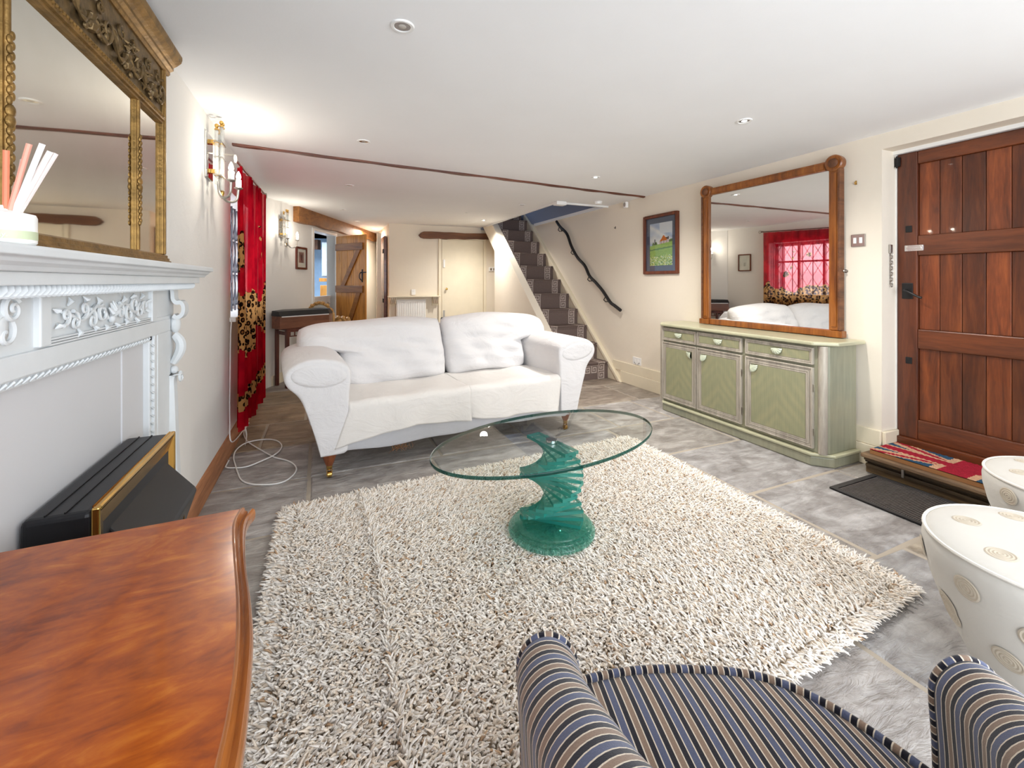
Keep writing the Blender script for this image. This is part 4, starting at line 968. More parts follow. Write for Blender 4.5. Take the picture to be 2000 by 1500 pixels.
for z0, z1 in ((1.553, 2.025), (.937, 1.422), (.341, .809)):
    for i in range(7):
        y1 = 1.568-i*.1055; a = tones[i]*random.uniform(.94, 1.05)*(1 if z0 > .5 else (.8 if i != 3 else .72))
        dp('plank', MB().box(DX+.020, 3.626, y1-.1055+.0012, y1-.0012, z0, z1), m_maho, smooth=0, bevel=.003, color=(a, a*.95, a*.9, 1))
lp = dp('letter_plate', MB().box(DX-.006, DX, 1.535, 1.635, 1.452, 1.492), m_chrome, smooth=0, bevel=.003)
dp('letter_flap', MB().box(DX-.012, DX-.006, 1.545, 1.625, 1.466, 1.478), m_chrome, lp, smooth=0, bevel=.002)
hp = dp('handle_plate', MB().box(DX-.006, DX, 1.59, 1.65, 1.135, 1.24), m_black, smooth=0, bevel=.003)
dp('lever_handle', MB().tube([(DX, 1.62, 1.19), (DX-.045, 1.62, 1.19), (DX-.05, 1.60, 1.185), (DX-.05, 1.54, 1.15), (DX-.048, 1.525, 1.145)], [.009, .009, .008, .007, .008], 8), m_black, hp)
for z in (1.60, .725): dp('lock_escutcheon', MB().box(DX-.006, DX, 1.595, 1.63, z-.022, z+.022), m_black, smooth=0, bevel=.004)
dp('hinge', MB().box(DX-.012, DX+.0, DY1-.032, DY1-.002, 2.03, 2.09).tube([(DX-.012, DY1-.016, 2.02), (DX-.012, DY1-.016, 2.10)], .006, 6), m_black, smooth=0)
struct('door_frame_entrance', MB().box(3.59, 3.66, DY1-.010, DY1+.02, .15, DZ).box(3.56, 3.66, DY0, DY1, DZ-.024, DZ+.01).box(3.59, 3.66, DY0-.01, DY0+.01, .15, DZ), m_white, 'white painted frame of the entrance door', smooth=0)
struct('door_sill', MB().box(3.43, 3.75, DY0, DY1, .0, .15).box(3.56, 3.66, DY0, DY1, .15, .21), m_mahoh, 'dark wooden threshold below the entrance door', smooth=0, bevel=.004)
ch = thing('door_chain', 'steel door chain hanging on the white jamb left of the entrance door', 'chain', (3.52, DY1-.02, 1.3))
part('keeper', MB().box(3.505, 3.535, DY1-.012, DY1, 1.44, 1.50), m_nickel, ch, world=True, smooth=0, bevel=.003)
z = 1.435; k = 0
while z > 1.22:
    rg = [(3.52+(.009*math.cos(c) if k % 2 else 0), DY1-.012+(0 if k % 2 else .007*math.cos(c)), z+.013*math.sin(c)) for c in [2*math.pi*i/10 for i in range(10)]]
    part('chain_link', MB().tube(rg, .0025, 5, closed=True), m_nickel, ch, world=True); z -= .019; k += 1

# plank step with worn moulded edges
stp = thing('plank_step', 'worn step of stacked dark boards below the entrance door', 'step', (3.33, 1.2, 0))
SY0, SY1 = .62, 1.705
for i, (x0, z0, z1, c) in enumerate(((3.275, 0, .045, 1), (3.25, .045, .068, .7), (3.265, .068, .090, .6), (3.232, .090, .108, .8))):
    part('board', MB().box(x0, 3.43, SY0, SY1-.01*(i % 2), z0, z1), wood('step_board_%s' % 'abcd'[i], srgb(60*c, 46*c, 32*c), srgb(104*c, 82*c, 54*c), srgb(150*c, 122*c, 78*c), 1, .6, bump=.6), stp, world=True, smooth=0, bevel=.006)
o = part('board', MB().box(3.215, 3.428, SY0, SY1, .108, .136), m_step, stp, world=True, smooth=0, bevel=.008)
part('metal_clip', MB().box(3.222, 3.234, 1.475, 1.488, .06, .108), m_nickel, stp, world=True, smooth=0, bevel=.002)
# Union flag coir mat (fan-shaped flag design)
def flag(u, v):      # u along Y from the left end, v across towards the door
    n = random.uniform(.86, 1.12)
    R_, W_, B_ = srgb(150, 30, 48), srgb(190, 150, 120), srgb(44, 74, 98)
    x = (u-.5)*2; y = (v-.5)*2; c = B_
    for sg in (1, -1):
        d = abs(y-sg*x)
        if d < .30: c = W_
        if abs(y-sg*x+.06*(1 if x*y > 0 else -1)) < .11: c = R_
    if abs(x) < .25 or abs(y) < .36: c = W_
    if abs(x) < .16 or abs(y) < .22: c = R_
    return (c[0]*n, c[1]*n, c[2]*n, 1)
ml = thing('flag_doormat', 'coir doormat printed with a red, white and blue Union flag on the step', 'doormat', (3.35, 1.2, .137))
part('backing', MB().box(3.245, 3.545, .87, 1.665, .138, .163), m_straw, ml, world=True, smooth=0)
painted('pile', 1, 1, 150, 50, flag, lambda u, v: (3.243+.304*v, 1.667-.80*u, .168+.0025*math.sin(u*180)*math.sin(v*70)), m_coir, ml, world=True)
# rubber-edged mat on the floor
bm_ = thing('rubber_doormat', 'dark grey ribbed rubber-edged mat on the flagstones before the step', 'doormat', (3.03, 1.3, 0))
part('border', MB().box(2.80, 3.25, .78, .81, .002, .014).box(2.80, 3.25, 1.62, 1.65, .002, .014).box(2.80, 2.83, .81, 1.62, .002, .014).box(3.22, 3.25, .81, 1.62, .002, .014), m_rubber, bm_, world=True, smooth=0, bevel=.003)
rb = MB().box(2.83, 3.22, .81, 1.62, .002, .008)
y = .815
while y < 1.615: rb.box(2.832, 3.218, y, y+.005, .008, .0115); y += .010
part('ribbed_pile', rb, plain('brown_grey_pile', srgb(86, 79, 76), .95, var=.12, scale=40, bump=.5, bscale=300), bm_, world=True, smooth=0)

# ------------------------------------------------------------------ sideboard
def sage():
    t = NT('sage_green_distressed_paint'); v = t.coord((14, 14, 1.2), 'World'); n = t.noise(v, 3, 5)
    n2 = t.noise(t.coord(kind='World'), 4, 4)
    c = t.mix(.5, t.ramp(n, [(.3, srgb(128, 130, 110)), (.7, srgb(160, 158, 134))]), t.ramp(n2, [(.3, srgb(134, 138, 122)), (.7, srgb(162, 156, 130))]))
    t.set(col=c, rough=.42); return t.m
def chev():
    t = NT('chevron_figured_sage_panel'); g = t.node('ShaderNodeTexCoord').outputs['Object']; sx = t.node('ShaderNodeSeparateXYZ'); t.link(g, sx.inputs[0])
    d = t.math('ABSOLUTE', sx.outputs[1]); z = t.math('ADD', sx.outputs[2], t.math('MULTIPLY', d, 1.15))
    z2 = t.math('ADD', z, t.math('MULTIPLY', t.noise(t.coord(), 5, 3), .10))
    s = t.math('ADD', t.math('MULTIPLY', t.math('SINE', t.math('MULTIPLY', z2, 62)), .5), .5)
    ed = t.noise(t.coord(), 3.5, 3)
    c = t.mix(t.math('MULTIPLY', s, t.ramp(ed, [(.35, (.12,)*3+(1,)), (.65, (.75,)*3+(1,))])), srgb(138, 140, 108), srgb(160, 154, 116))
    c = t.mix(.3, c, t.ramp(t.noise(t.coord((30, 30, 1.5)), 3, 3), [(.3, srgb(130, 132, 110)), (.7, srgb(166, 162, 132))]))
    t.set(col=c, rough=.4); return t.m
m_sage, m_chev = sage(), chev()
m_wash = wood('pink_grey_limed_moulding', srgb(140, 130, 120), srgb(172, 164, 150), srgb(196, 188, 174), 2, .45)
m_topc = plain('pale_sage_top_paint', srgb(186, 184, 154), .3, var=.08, scale=4, coat=.1)
m_shell = plain('pale_shell_handle', srgb(212, 220, 196), .4, var=.06, scale=40)
sb = thing('sideboard', 'sage green sideboard with three chevron doors and shell handles', 'sideboard', (3.22, 2.605, 0))
SX, SZ = 3.055, .80
Y0, Y1 = 1.83, 3.385
out = lambda g: [(3.41, Y0-g), (SX+.075, Y0-g), (SX-g, Y0+.075), (SX-g, Y1-.075), (SX+.075, Y1+g), (3.41, Y1+g)]
def sp(n, mb, mat, par=None, **k): return part(n, mb, mat, par or sb, world=True, **k)
sp('plinth', MB().prism(out(.022), 'xy', 0, .068), m_sage, smooth=0, bevel=.01)
sp('plinth_moulding', MB().prism(out(.03), 'xy', .068, .088), m_topc, smooth=0, bevel=.006)
sp('carcass', MB().prism([(3.41, Y0), (SX+.06, Y0), (SX+.012, Y0+.05), (SX+.012, Y1-.05), (SX+.06, Y1), (3.41, Y1)], 'xy', .088, .815), m_sage, smooth=0, bevel=.006)
sp('worktop', MB().prism([(3.425, Y0-.05), (SX+.07, Y0-.05), (SX-.035, Y0+.055), (SX-.035, Y1-.055), (SX+.07, Y1+.05), (3.425, Y1+.05)], 'xy', .818, .845), m_topc, smooth=0, bevel=.009, seg=3)
sp('corner_post', MB().tube([(SX+.03, Y0+.028, .09), (SX+.03, Y0+.028, .815)], .028, 12), m_wash)
sp('corner_post', MB().tube([(SX+.03, Y1-.028, .09), (SX+.03, Y1-.028, .815)], .028, 12), m_wash)
def framed(name, y0, y1, z0, z1, rings_, mat_in):
    t_ = MB(); x = SX+.012
    base = sp(name, MB().box(x-.016, x, y0, y1, z0, z1), m_wash, smooth=0, bevel=.002)
    step = .0125
    for k in range(rings_):
        f = MB(); frame_yz(f, y0+k*step, y1-k*step, z0+k*step, z1-k*step, step*.8, x-.018, x-.021+(k % 2)*.002-(.004 if k == 0 else 0))
        part('moulding', f, m_wash, base, world=True, smooth=0, bevel=.0022)
    e = rings_*step+.001
    pm = MB().box(0, .003, -(y1-y0)/2+e, (y1-y0)/2-e, -(z1-z0)/2+e, (z1-z0)/2-e)
    o = part('panel', pm, mat_in, base, smooth=0); o.location = Vector((x-.019, (y0+y1)/2, (z0+z1)/2))-Vector(sb.location)
    return base
def shell(par, y, z, r, a0, a1):
    m_ = MB(); n = 40; x = SX+.012-.020; rings = []
    for k, (q, h) in enumerate(((0, .012), (.5, .016), (.85, .012), (1, .003))):
        rings.append([(x-h-(.004*q*abs(math.sin((i/n)*math.pi*6.5))), y+r*q*math.cos(a0+(a1-a0)*i/n)*(1+.05*(q == 1)*abs(math.sin((i/n)*math.pi*6.5))), z+r*q*math.sin(a0+(a1-a0)*i/n)*(1+.05*(q == 1)*abs(math.sin((i/n)*math.pi*6.5)))) for i in range(n+1)])
    m_.loft(rings, cap=False, closed=False)
    m_.add([(x+.001, y, z)]+[(x+.001, y+r*math.cos(a0+(a1-a0)*i/n), z+r*math.sin(a0+(a1-a0)*i/n)) for i in range(n+1)], [(0, i+1, i+2) for i in range(n)])
    part('shell_handle', m_, m_shell, par, world=True, smooth=60, label='pale fluted shell handle')
# bays from far (left in the picture) to near
bays = [(2.91, 3.33), (2.45, 2.90), (1.90, 2.415)]
for i, (a, b_) in enumerate(bays):
    dw = framed('drawer', a, b_, .685, .800, 2, m_chev); shell(dw, (a+b_)/2, .765, .044, math.pi, 2*math.pi)
    dr = framed('door', a, b_, .115, .665, 4, m_chev)
    if i == 0: shell(dr, a+.055, .612, .052, math.pi*1.0-.0, math.pi*1.5) if False else shell(dr, a+.052, .610, .056, math.pi*.0+0, -math.pi*.5)
    else: shell(dr, b_-.052, .610, .056, math.pi, math.pi*1.5)
    part('hinge', MB().box(SX-.012, SX-.004, (b_ if i == 0 else a)-.004, (b_ if i == 0 else a)+.004, .50, .55).box(SX-.012, SX-.004, (b_ if i == 0 else a)-.004, (b_ if i == 0 else a)+.004, .2, .25), m_nickel, dr, world=True, smooth=0)

# big framed mirror on the sideboard
wm = thing('wall_mirror', 'large mirror in a golden-brown wood frame with corner roundels on the sideboard', 'mirror', (3.38, 2.51, .85), math.radians(1.9))
def wp(n, mb, mat, par=None, **k): return part(n, mb, mat, par or wm, **k)
hw, Hh = .6, 1.30
wp('mirror_glass', MB().box(-.012, -.006, -hw+.06, hw-.06, .05, Hh-.08), m_mirror, smooth=0)
wp('back_board', MB().box(-.005, .02, -hw+.02, hw-.02, .01, Hh-.04), m_darkbeam, smooth=0)
for sg in (-1, 1):
    s_ = wp('stile', MB().box(-.03, .012, min(sg*(hw-.078), sg*(hw-.004)), max(sg*(hw-.078), sg*(hw-.004)), .05, Hh-.09), m_frame, smooth=0, bevel=.004)
    part('inlay', MB().box(-.036, -.03, min(sg*(hw-.062), sg*(hw-.026)), max(sg*(hw-.062), sg*(hw-.026)), .075, Hh-.12), m_frame, s_, smooth=0, bevel=.002)
    part('side_moulding', MB().box(-.04, .014, min(sg*(hw-.016), sg*(hw+.002)), max(sg*(hw-.016), sg*(hw+.002)), .05, Hh-.09), m_darkbeam, s_, smooth=0, bevel=.004)
    r_ = wp('corner_roundel', MB().lathe([(.001, .015), (.058, .015), (.060, .0), (.060, -.034), (.052, -.042), (.044, -.038), (.001, -.036)], (0, sg*(hw-.045), Hh-.048), 32, 'x'), m_frame)
    part('roundel_boss', MB().lathe([(.033, -.036), (.033, -.043), (.028, -.047), (.001, -.048)], (0, sg*(hw-.045), Hh-.048), 28, 'x'), m_darkbeam, r_, label='dark oval centre of the roundel')
wp('top_rail', MB().box(-.03, .012, -hw+.10, hw-.10, Hh-.088, Hh-.025).box(-.036, -.03, -hw+.11, hw-.11, Hh-.078, Hh-.04), m_frame, smooth=0, bevel=.004)
wp('bottom_rail', MB().box(-.034, .012, -hw+.06, hw-.06, .0, .05), m_frame, smooth=0, bevel=.005)
for sg in (-1, 1): wp('foot_block', MB().box(-.046, .014, min(sg*(hw-.09), sg*(hw+.016)), max(sg*(hw-.09), sg*(hw+.016)), 0, .048), m_frame, smooth=0, bevel=.004)

# ------------------------------------------------------------------ sofa
SA = math.radians(5.8)
sf_ = thing('sofa', 'white two-seat sofa with rolled arms, loose covers and turned castor feet', 'sofa', (.024, 3.01, 0), SA)
W_ = 1.87
def sop(n, mb, mat, **k): return part(n, mb, mat, sf_, **k)
# base rail with sagging lower front edge
bs = MB(); rings = []
for i in range(25):
    q = i/24; x = -.0+q*W_; zb = .165-.012*math.sin(q*7)+.006*math.sin(q*23)-.03*q
    rings.append([(x, -.045, zb+.02), (x, -.05, .30), (x, -.03, .41), (x, .84, .41), (x, .84, zb), (x, -.03, zb)])
bs.loft(rings); sop('base', bs, m_sofab)
def arm(sg):
    # profile in local x (outward positive), z
    prof = [(-.115, .17), (.035, .17), (.05, .18), (.07, .26), (.10, .36), (.137, .475), (.178, .555), (.232, .612), (.252, .668), (.232, .722), (.17, .758), (.08, .776), (-.02, .768), (-.085, .742), (-.125, .70), (-.135, .64), (-.125, .55), (-.118, .40)]
    prof = [(p.x, p.y) for p in bezier([(a, b3, 0) for a, b3 in prof]+[(prof[0][0], prof[0][1], 0)], 3)[:-1]]
    cx_, cz_ = .05, .62; x0 = (W_-.0) if sg > 0 else 0
    rings = []
    for y, k, up in ((-.088, .80, 0), (-.086, .90, 0), (-.078, .965, 0), (-.06, 1, 0), (.2, 1.0, .006), (.5, 1.0, .010), (.80, 1.0, .012), (.84, .95, .01)):
        rings.append([(x0+sg*(cx_+(px-cx_)*(k if pz > .5 else 1-(1-k)*.35)), y, (cz_+(pz-cz_)*k if pz > .5 else pz)+up*(pz > .6)+.004*math.sin(y*17+px*20)*(pz > .6)) for px, pz in prof])
    m_ = MB().loft(rings)
    o = sop('arm', m_, m_sofa, smooth=65)
    sub = o.modifiers.new('soft', 'SUBSURF'); sub.levels = sub.render_levels = 1
    # oval facing on the scroll and the seam below it
    fc = MB(); n = 36; fc.loft([[(x0+sg*(.055+rx*math.cos(t)), y, .668+rz*math.sin(t)+.012*math.cos(t)) for t in [2*math.pi*i/n for i in range(n)]] for rx, rz, y in ((.16, .072, -.084), (.155, .068, -.0925), (.13, .052, -.096), (.04, .02, -.0975))])
    part('arm_facing', fc, m_sofa, o, smooth=60)
    pc = MB().tube(bezier([(x0+sg*px, -.078, pz) for px, pz in ((-.11, .575), (.0, .577), (.09, .572), (.105, .5), (.085, .40), (.055, .28), (.032, .18))], 5), .004, 6)
    part('arm_piping', pc, m_piping, o, smooth=60)
arm(-1); arm(1)
# back frame
bk = MB(); rings = []
for i in range(21):
    q = i/20; x = -.06+q*(W_+.12); zt_ = .86+.02*math.sin(math.pi*q)
    rings.append([(x, .60, .40), (x, .66, zt_-.06), (x, .70, zt_), (x, .80, zt_), (x, .88, zt_-.08), (x, .86, .16), (x, .60, .16)])
bk.loft(rings); sop('back', bk, m_sofab, bevel=.02)
# seat cushions
def puff(xl_, xr_, yc, zc, ty, hz, lean=0, notch=None, name='cushion', mat=None, nz=1.0, seed=0):
    """cushion standing in the xz plane, thickness along y"""
    m_ = MB(); nu, nv = 40, 26
    def surf(side):
        def fn(u, v):
            s_ = -1+2*u; t_ = -1+2*v
            k = (1-abs(s_)**6)**.5*(1-abs(t_)**4.5)**.5
            zz = t_*hz*(1-.06*abs(s_)**4-(.22*abs(s_)**5 if (t_ > 0 and ((seed == 0 and s_ < 0) or (seed > 0 and s_ > 0))) else 0))+.010*math.sin(s_*4+seed)
            L, R = xl_(v), xr_(v)
            x = (L+R)/2+(R-L)/2*s_*(1-.035*abs(t_)**5)
            wr = .010*math.sin(s_*9+t_*5+seed)*k+.006*math.sin(t_*17+s_*3+seed)*k
            y = yc+side*(ty*k+wr)+lean*t_
            return (x, y, zc+zz)
        return fn
    m_.grid(surf(-1), nu, nv); m_.grid(surf(1), nu, nv)
    return sop(name, m_, mat or m_sofa, smooth=75)
def lx(v): # left edge of the left cushion: narrow low down, wide over the arm
    q = max(0, min(1, (v-.50)/.16)); q = q*q*(3-2*q); return .135-.285*q
puff(lx, lambda v: .972, .55, .705, .135, .245, .085, name='back_cushion', seed=0)
puff(lambda v: .972, lambda v: W_-lx(v)+.0, .56, .715, .135, .245, .085, name='back_cushion', seed=2.2)
def seatc(x0, x1, seed):
    m_ = MB()
    def fn(side):
        def g(u, v):
            s_ = -1+2*u; t_ = -1+2*v; k = (1-abs(s_)**8)**.5*(1-abs(t_)**8)**.5
            return ((x0+x1)/2+(x1-x0)/2*s_, .22+.275*t_, .425+side*(.045*k)+.006*side*math.sin(s_*4+seed)*k)
        return g
    m_.grid(fn(1), 24, 18); m_.grid(fn(-1), 24, 18); sop('seat_cushion', m_, m_sofa, smooth=75)
seatc(.12, .94, 0); seatc(.94, 1.76, 1)
# throws laid over the seats and hanging down the front
def throw(label, x0t, x1t, x0b, x1b, zb, seed):
    t = thing('seat_throw', label, 'throw', (.024, 3.01, 0), SA, 'seat throws')
    def fn(u, v):
        # v 0 back .. 1 hem
        flat_n = .50
        if v < flat_n:
            q = v/flat_n; y = .46-.50*q; z = .482+.006*math.sin(u*7+seed)*math.sin(q*5); h = 0
        elif v < .60:
            a = (v-flat_n)/.10*math.pi/2; y = -.04-.045*math.sin(a); z = .482-.045*(1-math.cos(a)); h = 0
        else:
            q = (v-.60)/.40; zz = zb(u); z = .437+(zz-.437)*q; y = -.085-.018*q+.016*q*math.sin(u*9+seed)+.006*math.sin(u*23+seed)*q; h = q
        x = (x0t+(x1t-x0t)*u)*(1-h)+(x0b+(x1b-x0b)*u)*h
        if u < .04 and h > 0: y += .02*(1-u/.04)*h
        z += .004*math.sin(u*15+v*9+seed)*(h == 0)
        return (x, y, z)
    o = part('cloth', MB().grid(fn, 56, 44), m_cloth, t, smooth=75)
    sd = o.modifiers.new('thick', 'SOLIDIFY'); sd.thickness = .004; sd.offset = 1
    return t
throw('cream throw over the left sofa seat, longest at its front left corner', .115, .955, .03, .955, lambda u: (.20+.085*min(1, u/.55)**.8 if u < .55 else .285-.045*(u-.55)/.45)-.0, 0)
throw('cream throw over the sofa seat nearest the stairs', .95, 1.755, .935, 1.70, lambda u: .265-.01*math.sin(u*6)-.07*u, 2)
for i, (x, y) in enumerate(((.01, .0), (W_-.01, .0), (.02, .78), (W_-.02, .78))):
    f = part('foot', MB().lathe([(.001, .185), (.048, .185), (.050, .17), (.046, .15), (.034, .115), (.024, .088), (.020, .080), (.001, .080)], (x, y, 0), 20), m_foot, sf_)
    part('castor', MB().lathe([(.001, .082), (.020, .082), (.018, .062), (.009, .050), (.001, .050)], (x, y, 0), 12).tube([(x-.012, y, .021), (x+.012, y, .021)], .0195, 14).box(x-.017, x-.013, y-.006, y+.006, .012, .055).box(x+.013, x+.017, y-.006, y+.006, .012, .055), m_brass, f)
ss = MB()
for cx_ in (.42, .45, .50, .95):
    for k in range(9 if cx_ < .6 else 3):
        x = cx_+random.uniform(-.03, .03); ss.tube([(x, -.02, .15), (x+random.uniform(-.015, .015), -.03, .12), (x+random.uniform(-.03, .03), -.035, .09+random.uniform(0, .04))], .0012, 3)
o = part('straw_stuffing', ss, m_straw, sf_); o['kind'] = 'stuff'; o['label'] = 'loose straw stuffing hanging below the base'

# ------------------------------------------------------------------ shaggy rug
rug = thing('shag_rug', 'large cream shaggy wool rug with thick twisted tufts on the flagstones', 'rug', (1.0, 1.8, 0))
RC = [(-.215, .775), (2.195, .955), (2.22, 2.80), (-.205, 2.655)]   # near-left, near-right, far-right, far-left
def bil(u, v):
    a = [RC[0][i]*(1-u)+RC[1][i]*u for i in (0, 1)]; b3 = [RC[3][i]*(1-u)+RC[2][i]*u for i in (0, 1)]
    return a[0]*(1-v)+b3[0]*v, a[1]*(1-v)+b3[1]*v
rb = MB(); c = [bil(*p) for p in ((0.004, .004), (.996, .004), (.996, .996), (.004, .996))]
rb.prism([(x, y) for x, y in c], 'xy', .001, .012); part('rug_backing', rb, fabric('tan_rug_backing', srgb(176, 158, 134), 200, .12), rug, world=True, smooth=0)
def tufts():
    NU, NV = 300, 232
    u, v = np.meshgrid(np.arange(NU), np.arange(NV)); u = (u.ravel()+rng.uniform(.0, 1, NU*NV))/NU; v = (v.ravel()+rng.uniform(0, 1, NU*NV))/NV
    N = len(u)
    P = np.array(RC); px = (P[0, 0]*(1-u)+P[1, 0]*u)*(1-v)+(P[3, 0]*(1-u)+P[2, 0]*u)*v; py = (P[0, 1]*(1-u)+P[1, 1]*u)*(1-v)+(P[3, 1]*(1-u)+P[2, 1]*u)*v
    # lie direction: smooth flow plus jitter, leaning outwards at the edges
    ang = -1.9+.9*np.sin(px*2.1+1)+.8*np.sin(py*2.7+px*1.3)+rng.normal(0, .75, N)
    lean = rng.uniform(.3, 1.0, N)
    e = .03
    for cond, a in ((u < e, math.pi), (u > 1-e, 0.0), (v < e, -math.pi/2), (v > 1-e, math.pi/2)):
        k = cond & (rng.uniform(0, 1, N) < .9); ang[k] = a+rng.normal(0, .4, k.sum()); lean[k] = rng.uniform(.8, 1.25, k.sum())
    L = rng.uniform(.026, .042, N); r = rng.uniform(.0034, .0052, N)
    flow = (.5+.5*np.sin(px*7.1+2*np.sin(py*5)))
    # pressed ridge running front to back
    ridge = np.exp(-((px-(.205+.012*np.sin(py*4)))/.013)**2); lean = lean*(1-.75*ridge); L = L*(1+.4*ridge)
    K = 4; M = 4
    ts = np.linspace(0, 1, K); prof = np.array([.7, 1.1, 1.0, .3])
    V = np.zeros((N, K, M, 3), dtype=np.float32)
    d = np.stack([np.cos(ang), np.sin(ang)], 1); s = np.stack([-np.sin(ang), np.cos(ang)], 1)
    curl = rng.normal(0, .35, N)
    tw = rng.uniform(0, 6.28, N)
    for k, t in enumerate(ts):
        hor = L*(np.sin(lean)*t*(.35+.65*t)); up = L*(t*np.cos(lean)*1.0+.18*t*(1-t)*2)
        side = L*curl*t*t
        cx_ = px+d[:, 0]*hor+s[:, 0]*side; cy_ = py+d[:, 1]*hor+s[:, 1]*side; cz_ = .008+up
        tl = lean*t
        nx = -d[:, 0]*np.cos(tl); ny = -d[:, 1]*np.cos(tl); nz = np.sin(tl)
        for m in range(M):
            a = tw*0+2*math.pi*m/M+t*1.2+tw
            ca, sa = np.cos(a)*r*prof[k], np.sin(a)*r*prof[k]
            V[:, k, m, 0] = cx_+s[:, 0]*ca+nx*sa; V[:, k, m, 1] = cy_+s[:, 1]*ca+ny*sa; V[:, k, m, 2] = np.maximum(cz_+nz*sa, .003)
    idx = np.arange(N*K*M).reshape(N, K, M)
    q = np.stack([idx[:, :-1, :], np.roll(idx, -1, 2)[:, :-1, :], np.roll(idx, -1, 2)[:, 1:, :], idx[:, 1:, :]], -1).reshape(-1, 4)
    cap = idx[:, -1, :].reshape(-1, 4); q = np.concatenate([q, cap])
    me = bpy.data.meshes.new('pile'); me.vertices.add(N*K*M); me.vertices.foreach_set('co', V.ravel())
    me.loops.add(q.size); me.loops.foreach_set('vertex_index', q.ravel().astype(np.int32))
    me.polygons.add(len(q)); me.polygons.foreach_set('loop_start', np.arange(0, q.size, 4, dtype=np.int32)); me.polygons.foreach_set('loop_total', np.full(len(q), 4, dtype=np.int32))
    me.update(calc_edges=True)
    me.polygons.foreach_set('use_smooth', np.ones(len(q), dtype=bool))
    b_ = rng.uniform(.88, 1.0, N); warm = rng.uniform(0, 1, N)
    base = np.array(srgb(244, 239, 232)[:3]); tan = np.array(srgb(226, 206, 180)[:3]); brown = np.array(srgb(190, 160, 130)[:3])
    C = np.where((warm > .975)[:, None], brown, np.where((warm > .66)[:, None], tan*.5+base*.5, base))*b_[:, None]
    A = np.ones((N, K*M, 4), dtype=np.float32); A[:, :, :3] = C[:, None, :]
    at = me.attributes.new('tint', 'FLOAT_COLOR', 'POINT'); at.data.foreach_set('color', A.ravel())
    me.materials.append(attrcol('cream_wool_yarn', .95)); return me
o = bpy.data.objects.new('pile', tufts()); COL.objects.link(o); o.parent = rug; o.location = (-1.0, -1.8, 0); o['kind'] = 'stuff'; o['label'] = 'thick cream wool tufts'

# ------------------------------------------------------------------ glass coffee table
TX, TY, TZ = 1.02, 1.872, .5
tbl = thing('coffee_table', 'oval glass coffee table on a spiral of stacked aqua glass slabs', 'coffee table', (TX, TY, .014), math.radians(10))
def ell(a, b3, z, n=96): return [(a*math.cos(2*math.pi*i/n), b3*math.sin(2*math.pi*i/n), z) for i in range(n)]
A_, B2 = .617, .341; z0 = TZ-.014
tp = MB(); tp.loft([ell(A_-.004, B2-.004, z0-.021), ell(A_-.004, B2-.004, z0-.004)]); 
def faces_top(par):
    part('glass_top', MB().add(ell(A_-.008, B2-.008, z0), [tuple(range(96))]), m_top, par, smooth=0, label='clear glass top')
    e = MB().loft([ell(A_-.008, B2-.008, z0), ell(A_-.002, B2-.002, z0-.003), ell(A_, B2, z0-.009), ell(A_-.002, B2-.002, z0-.018), ell(A_-.008, B2-.008, z0-.021)], cap=False)
    oe = part('glass_edge', e, [m_edge, m_top], par, smooth=60, label='dark green polished glass edge')
    for p_ in oe.data.polygons: p_.material_index = 1 if abs(p_.normal.z) > .62 else 0
faces_top(tbl)
for k, (r, h) in enumerate(((.21, .018), (.196, .016), (.182, .014))):
    zb = [.0, .018, .034][k]+.028; n = 56
    part('base_disc', MB().lathe([(.001, zb), (r-.003, zb), (r, zb+.003), (r, zb+h-.003), (r-.003, zb+h), (.001, zb+h)], n=n), [m_slabe, m_slabed], tbl, smooth=50)
    for p_ in tbl.children[-1].data.polygons: p_.material_index = 0 if abs(p_.normal.z) > .7 else 1
part('base_pad', MB().lathe([(.001, -.012), (.03, -.012), (.03, .028), (.001, .028)], n=20), m_chrome, tbl)
zb = .028+.048; NS = 22; hh = (z0-.021-.012-zb)/NS
for i in range(NS):
    a = math.radians(51.4+15.4*(i-6.8)); ln = .150; wd = .040
    pts4 = [(-ln, -wd), (ln, -wd), (ln, wd), (-ln, wd)]
    P4 = [(x*math.cos(a)-y*math.sin(a), x*math.sin(a)+y*math.cos(a)) for x, y in pts4]
    o = part('glass_slab', MB().prism(P4, 'xy', zb+i*hh+.0008, zb+(i+1)*hh-.0008), [m_slab, m_slabed], tbl, smooth=0)
    for p_ in o.data.polygons: p_.material_index = 0 if abs(p_.normal.z) > .5 else 1
part('centre_fixing', MB().lathe([(.001, z0-.031), (.028, z0-.031), (.028, z0-.019), (.001, z0-.019)], n=20), m_chrome, tbl)

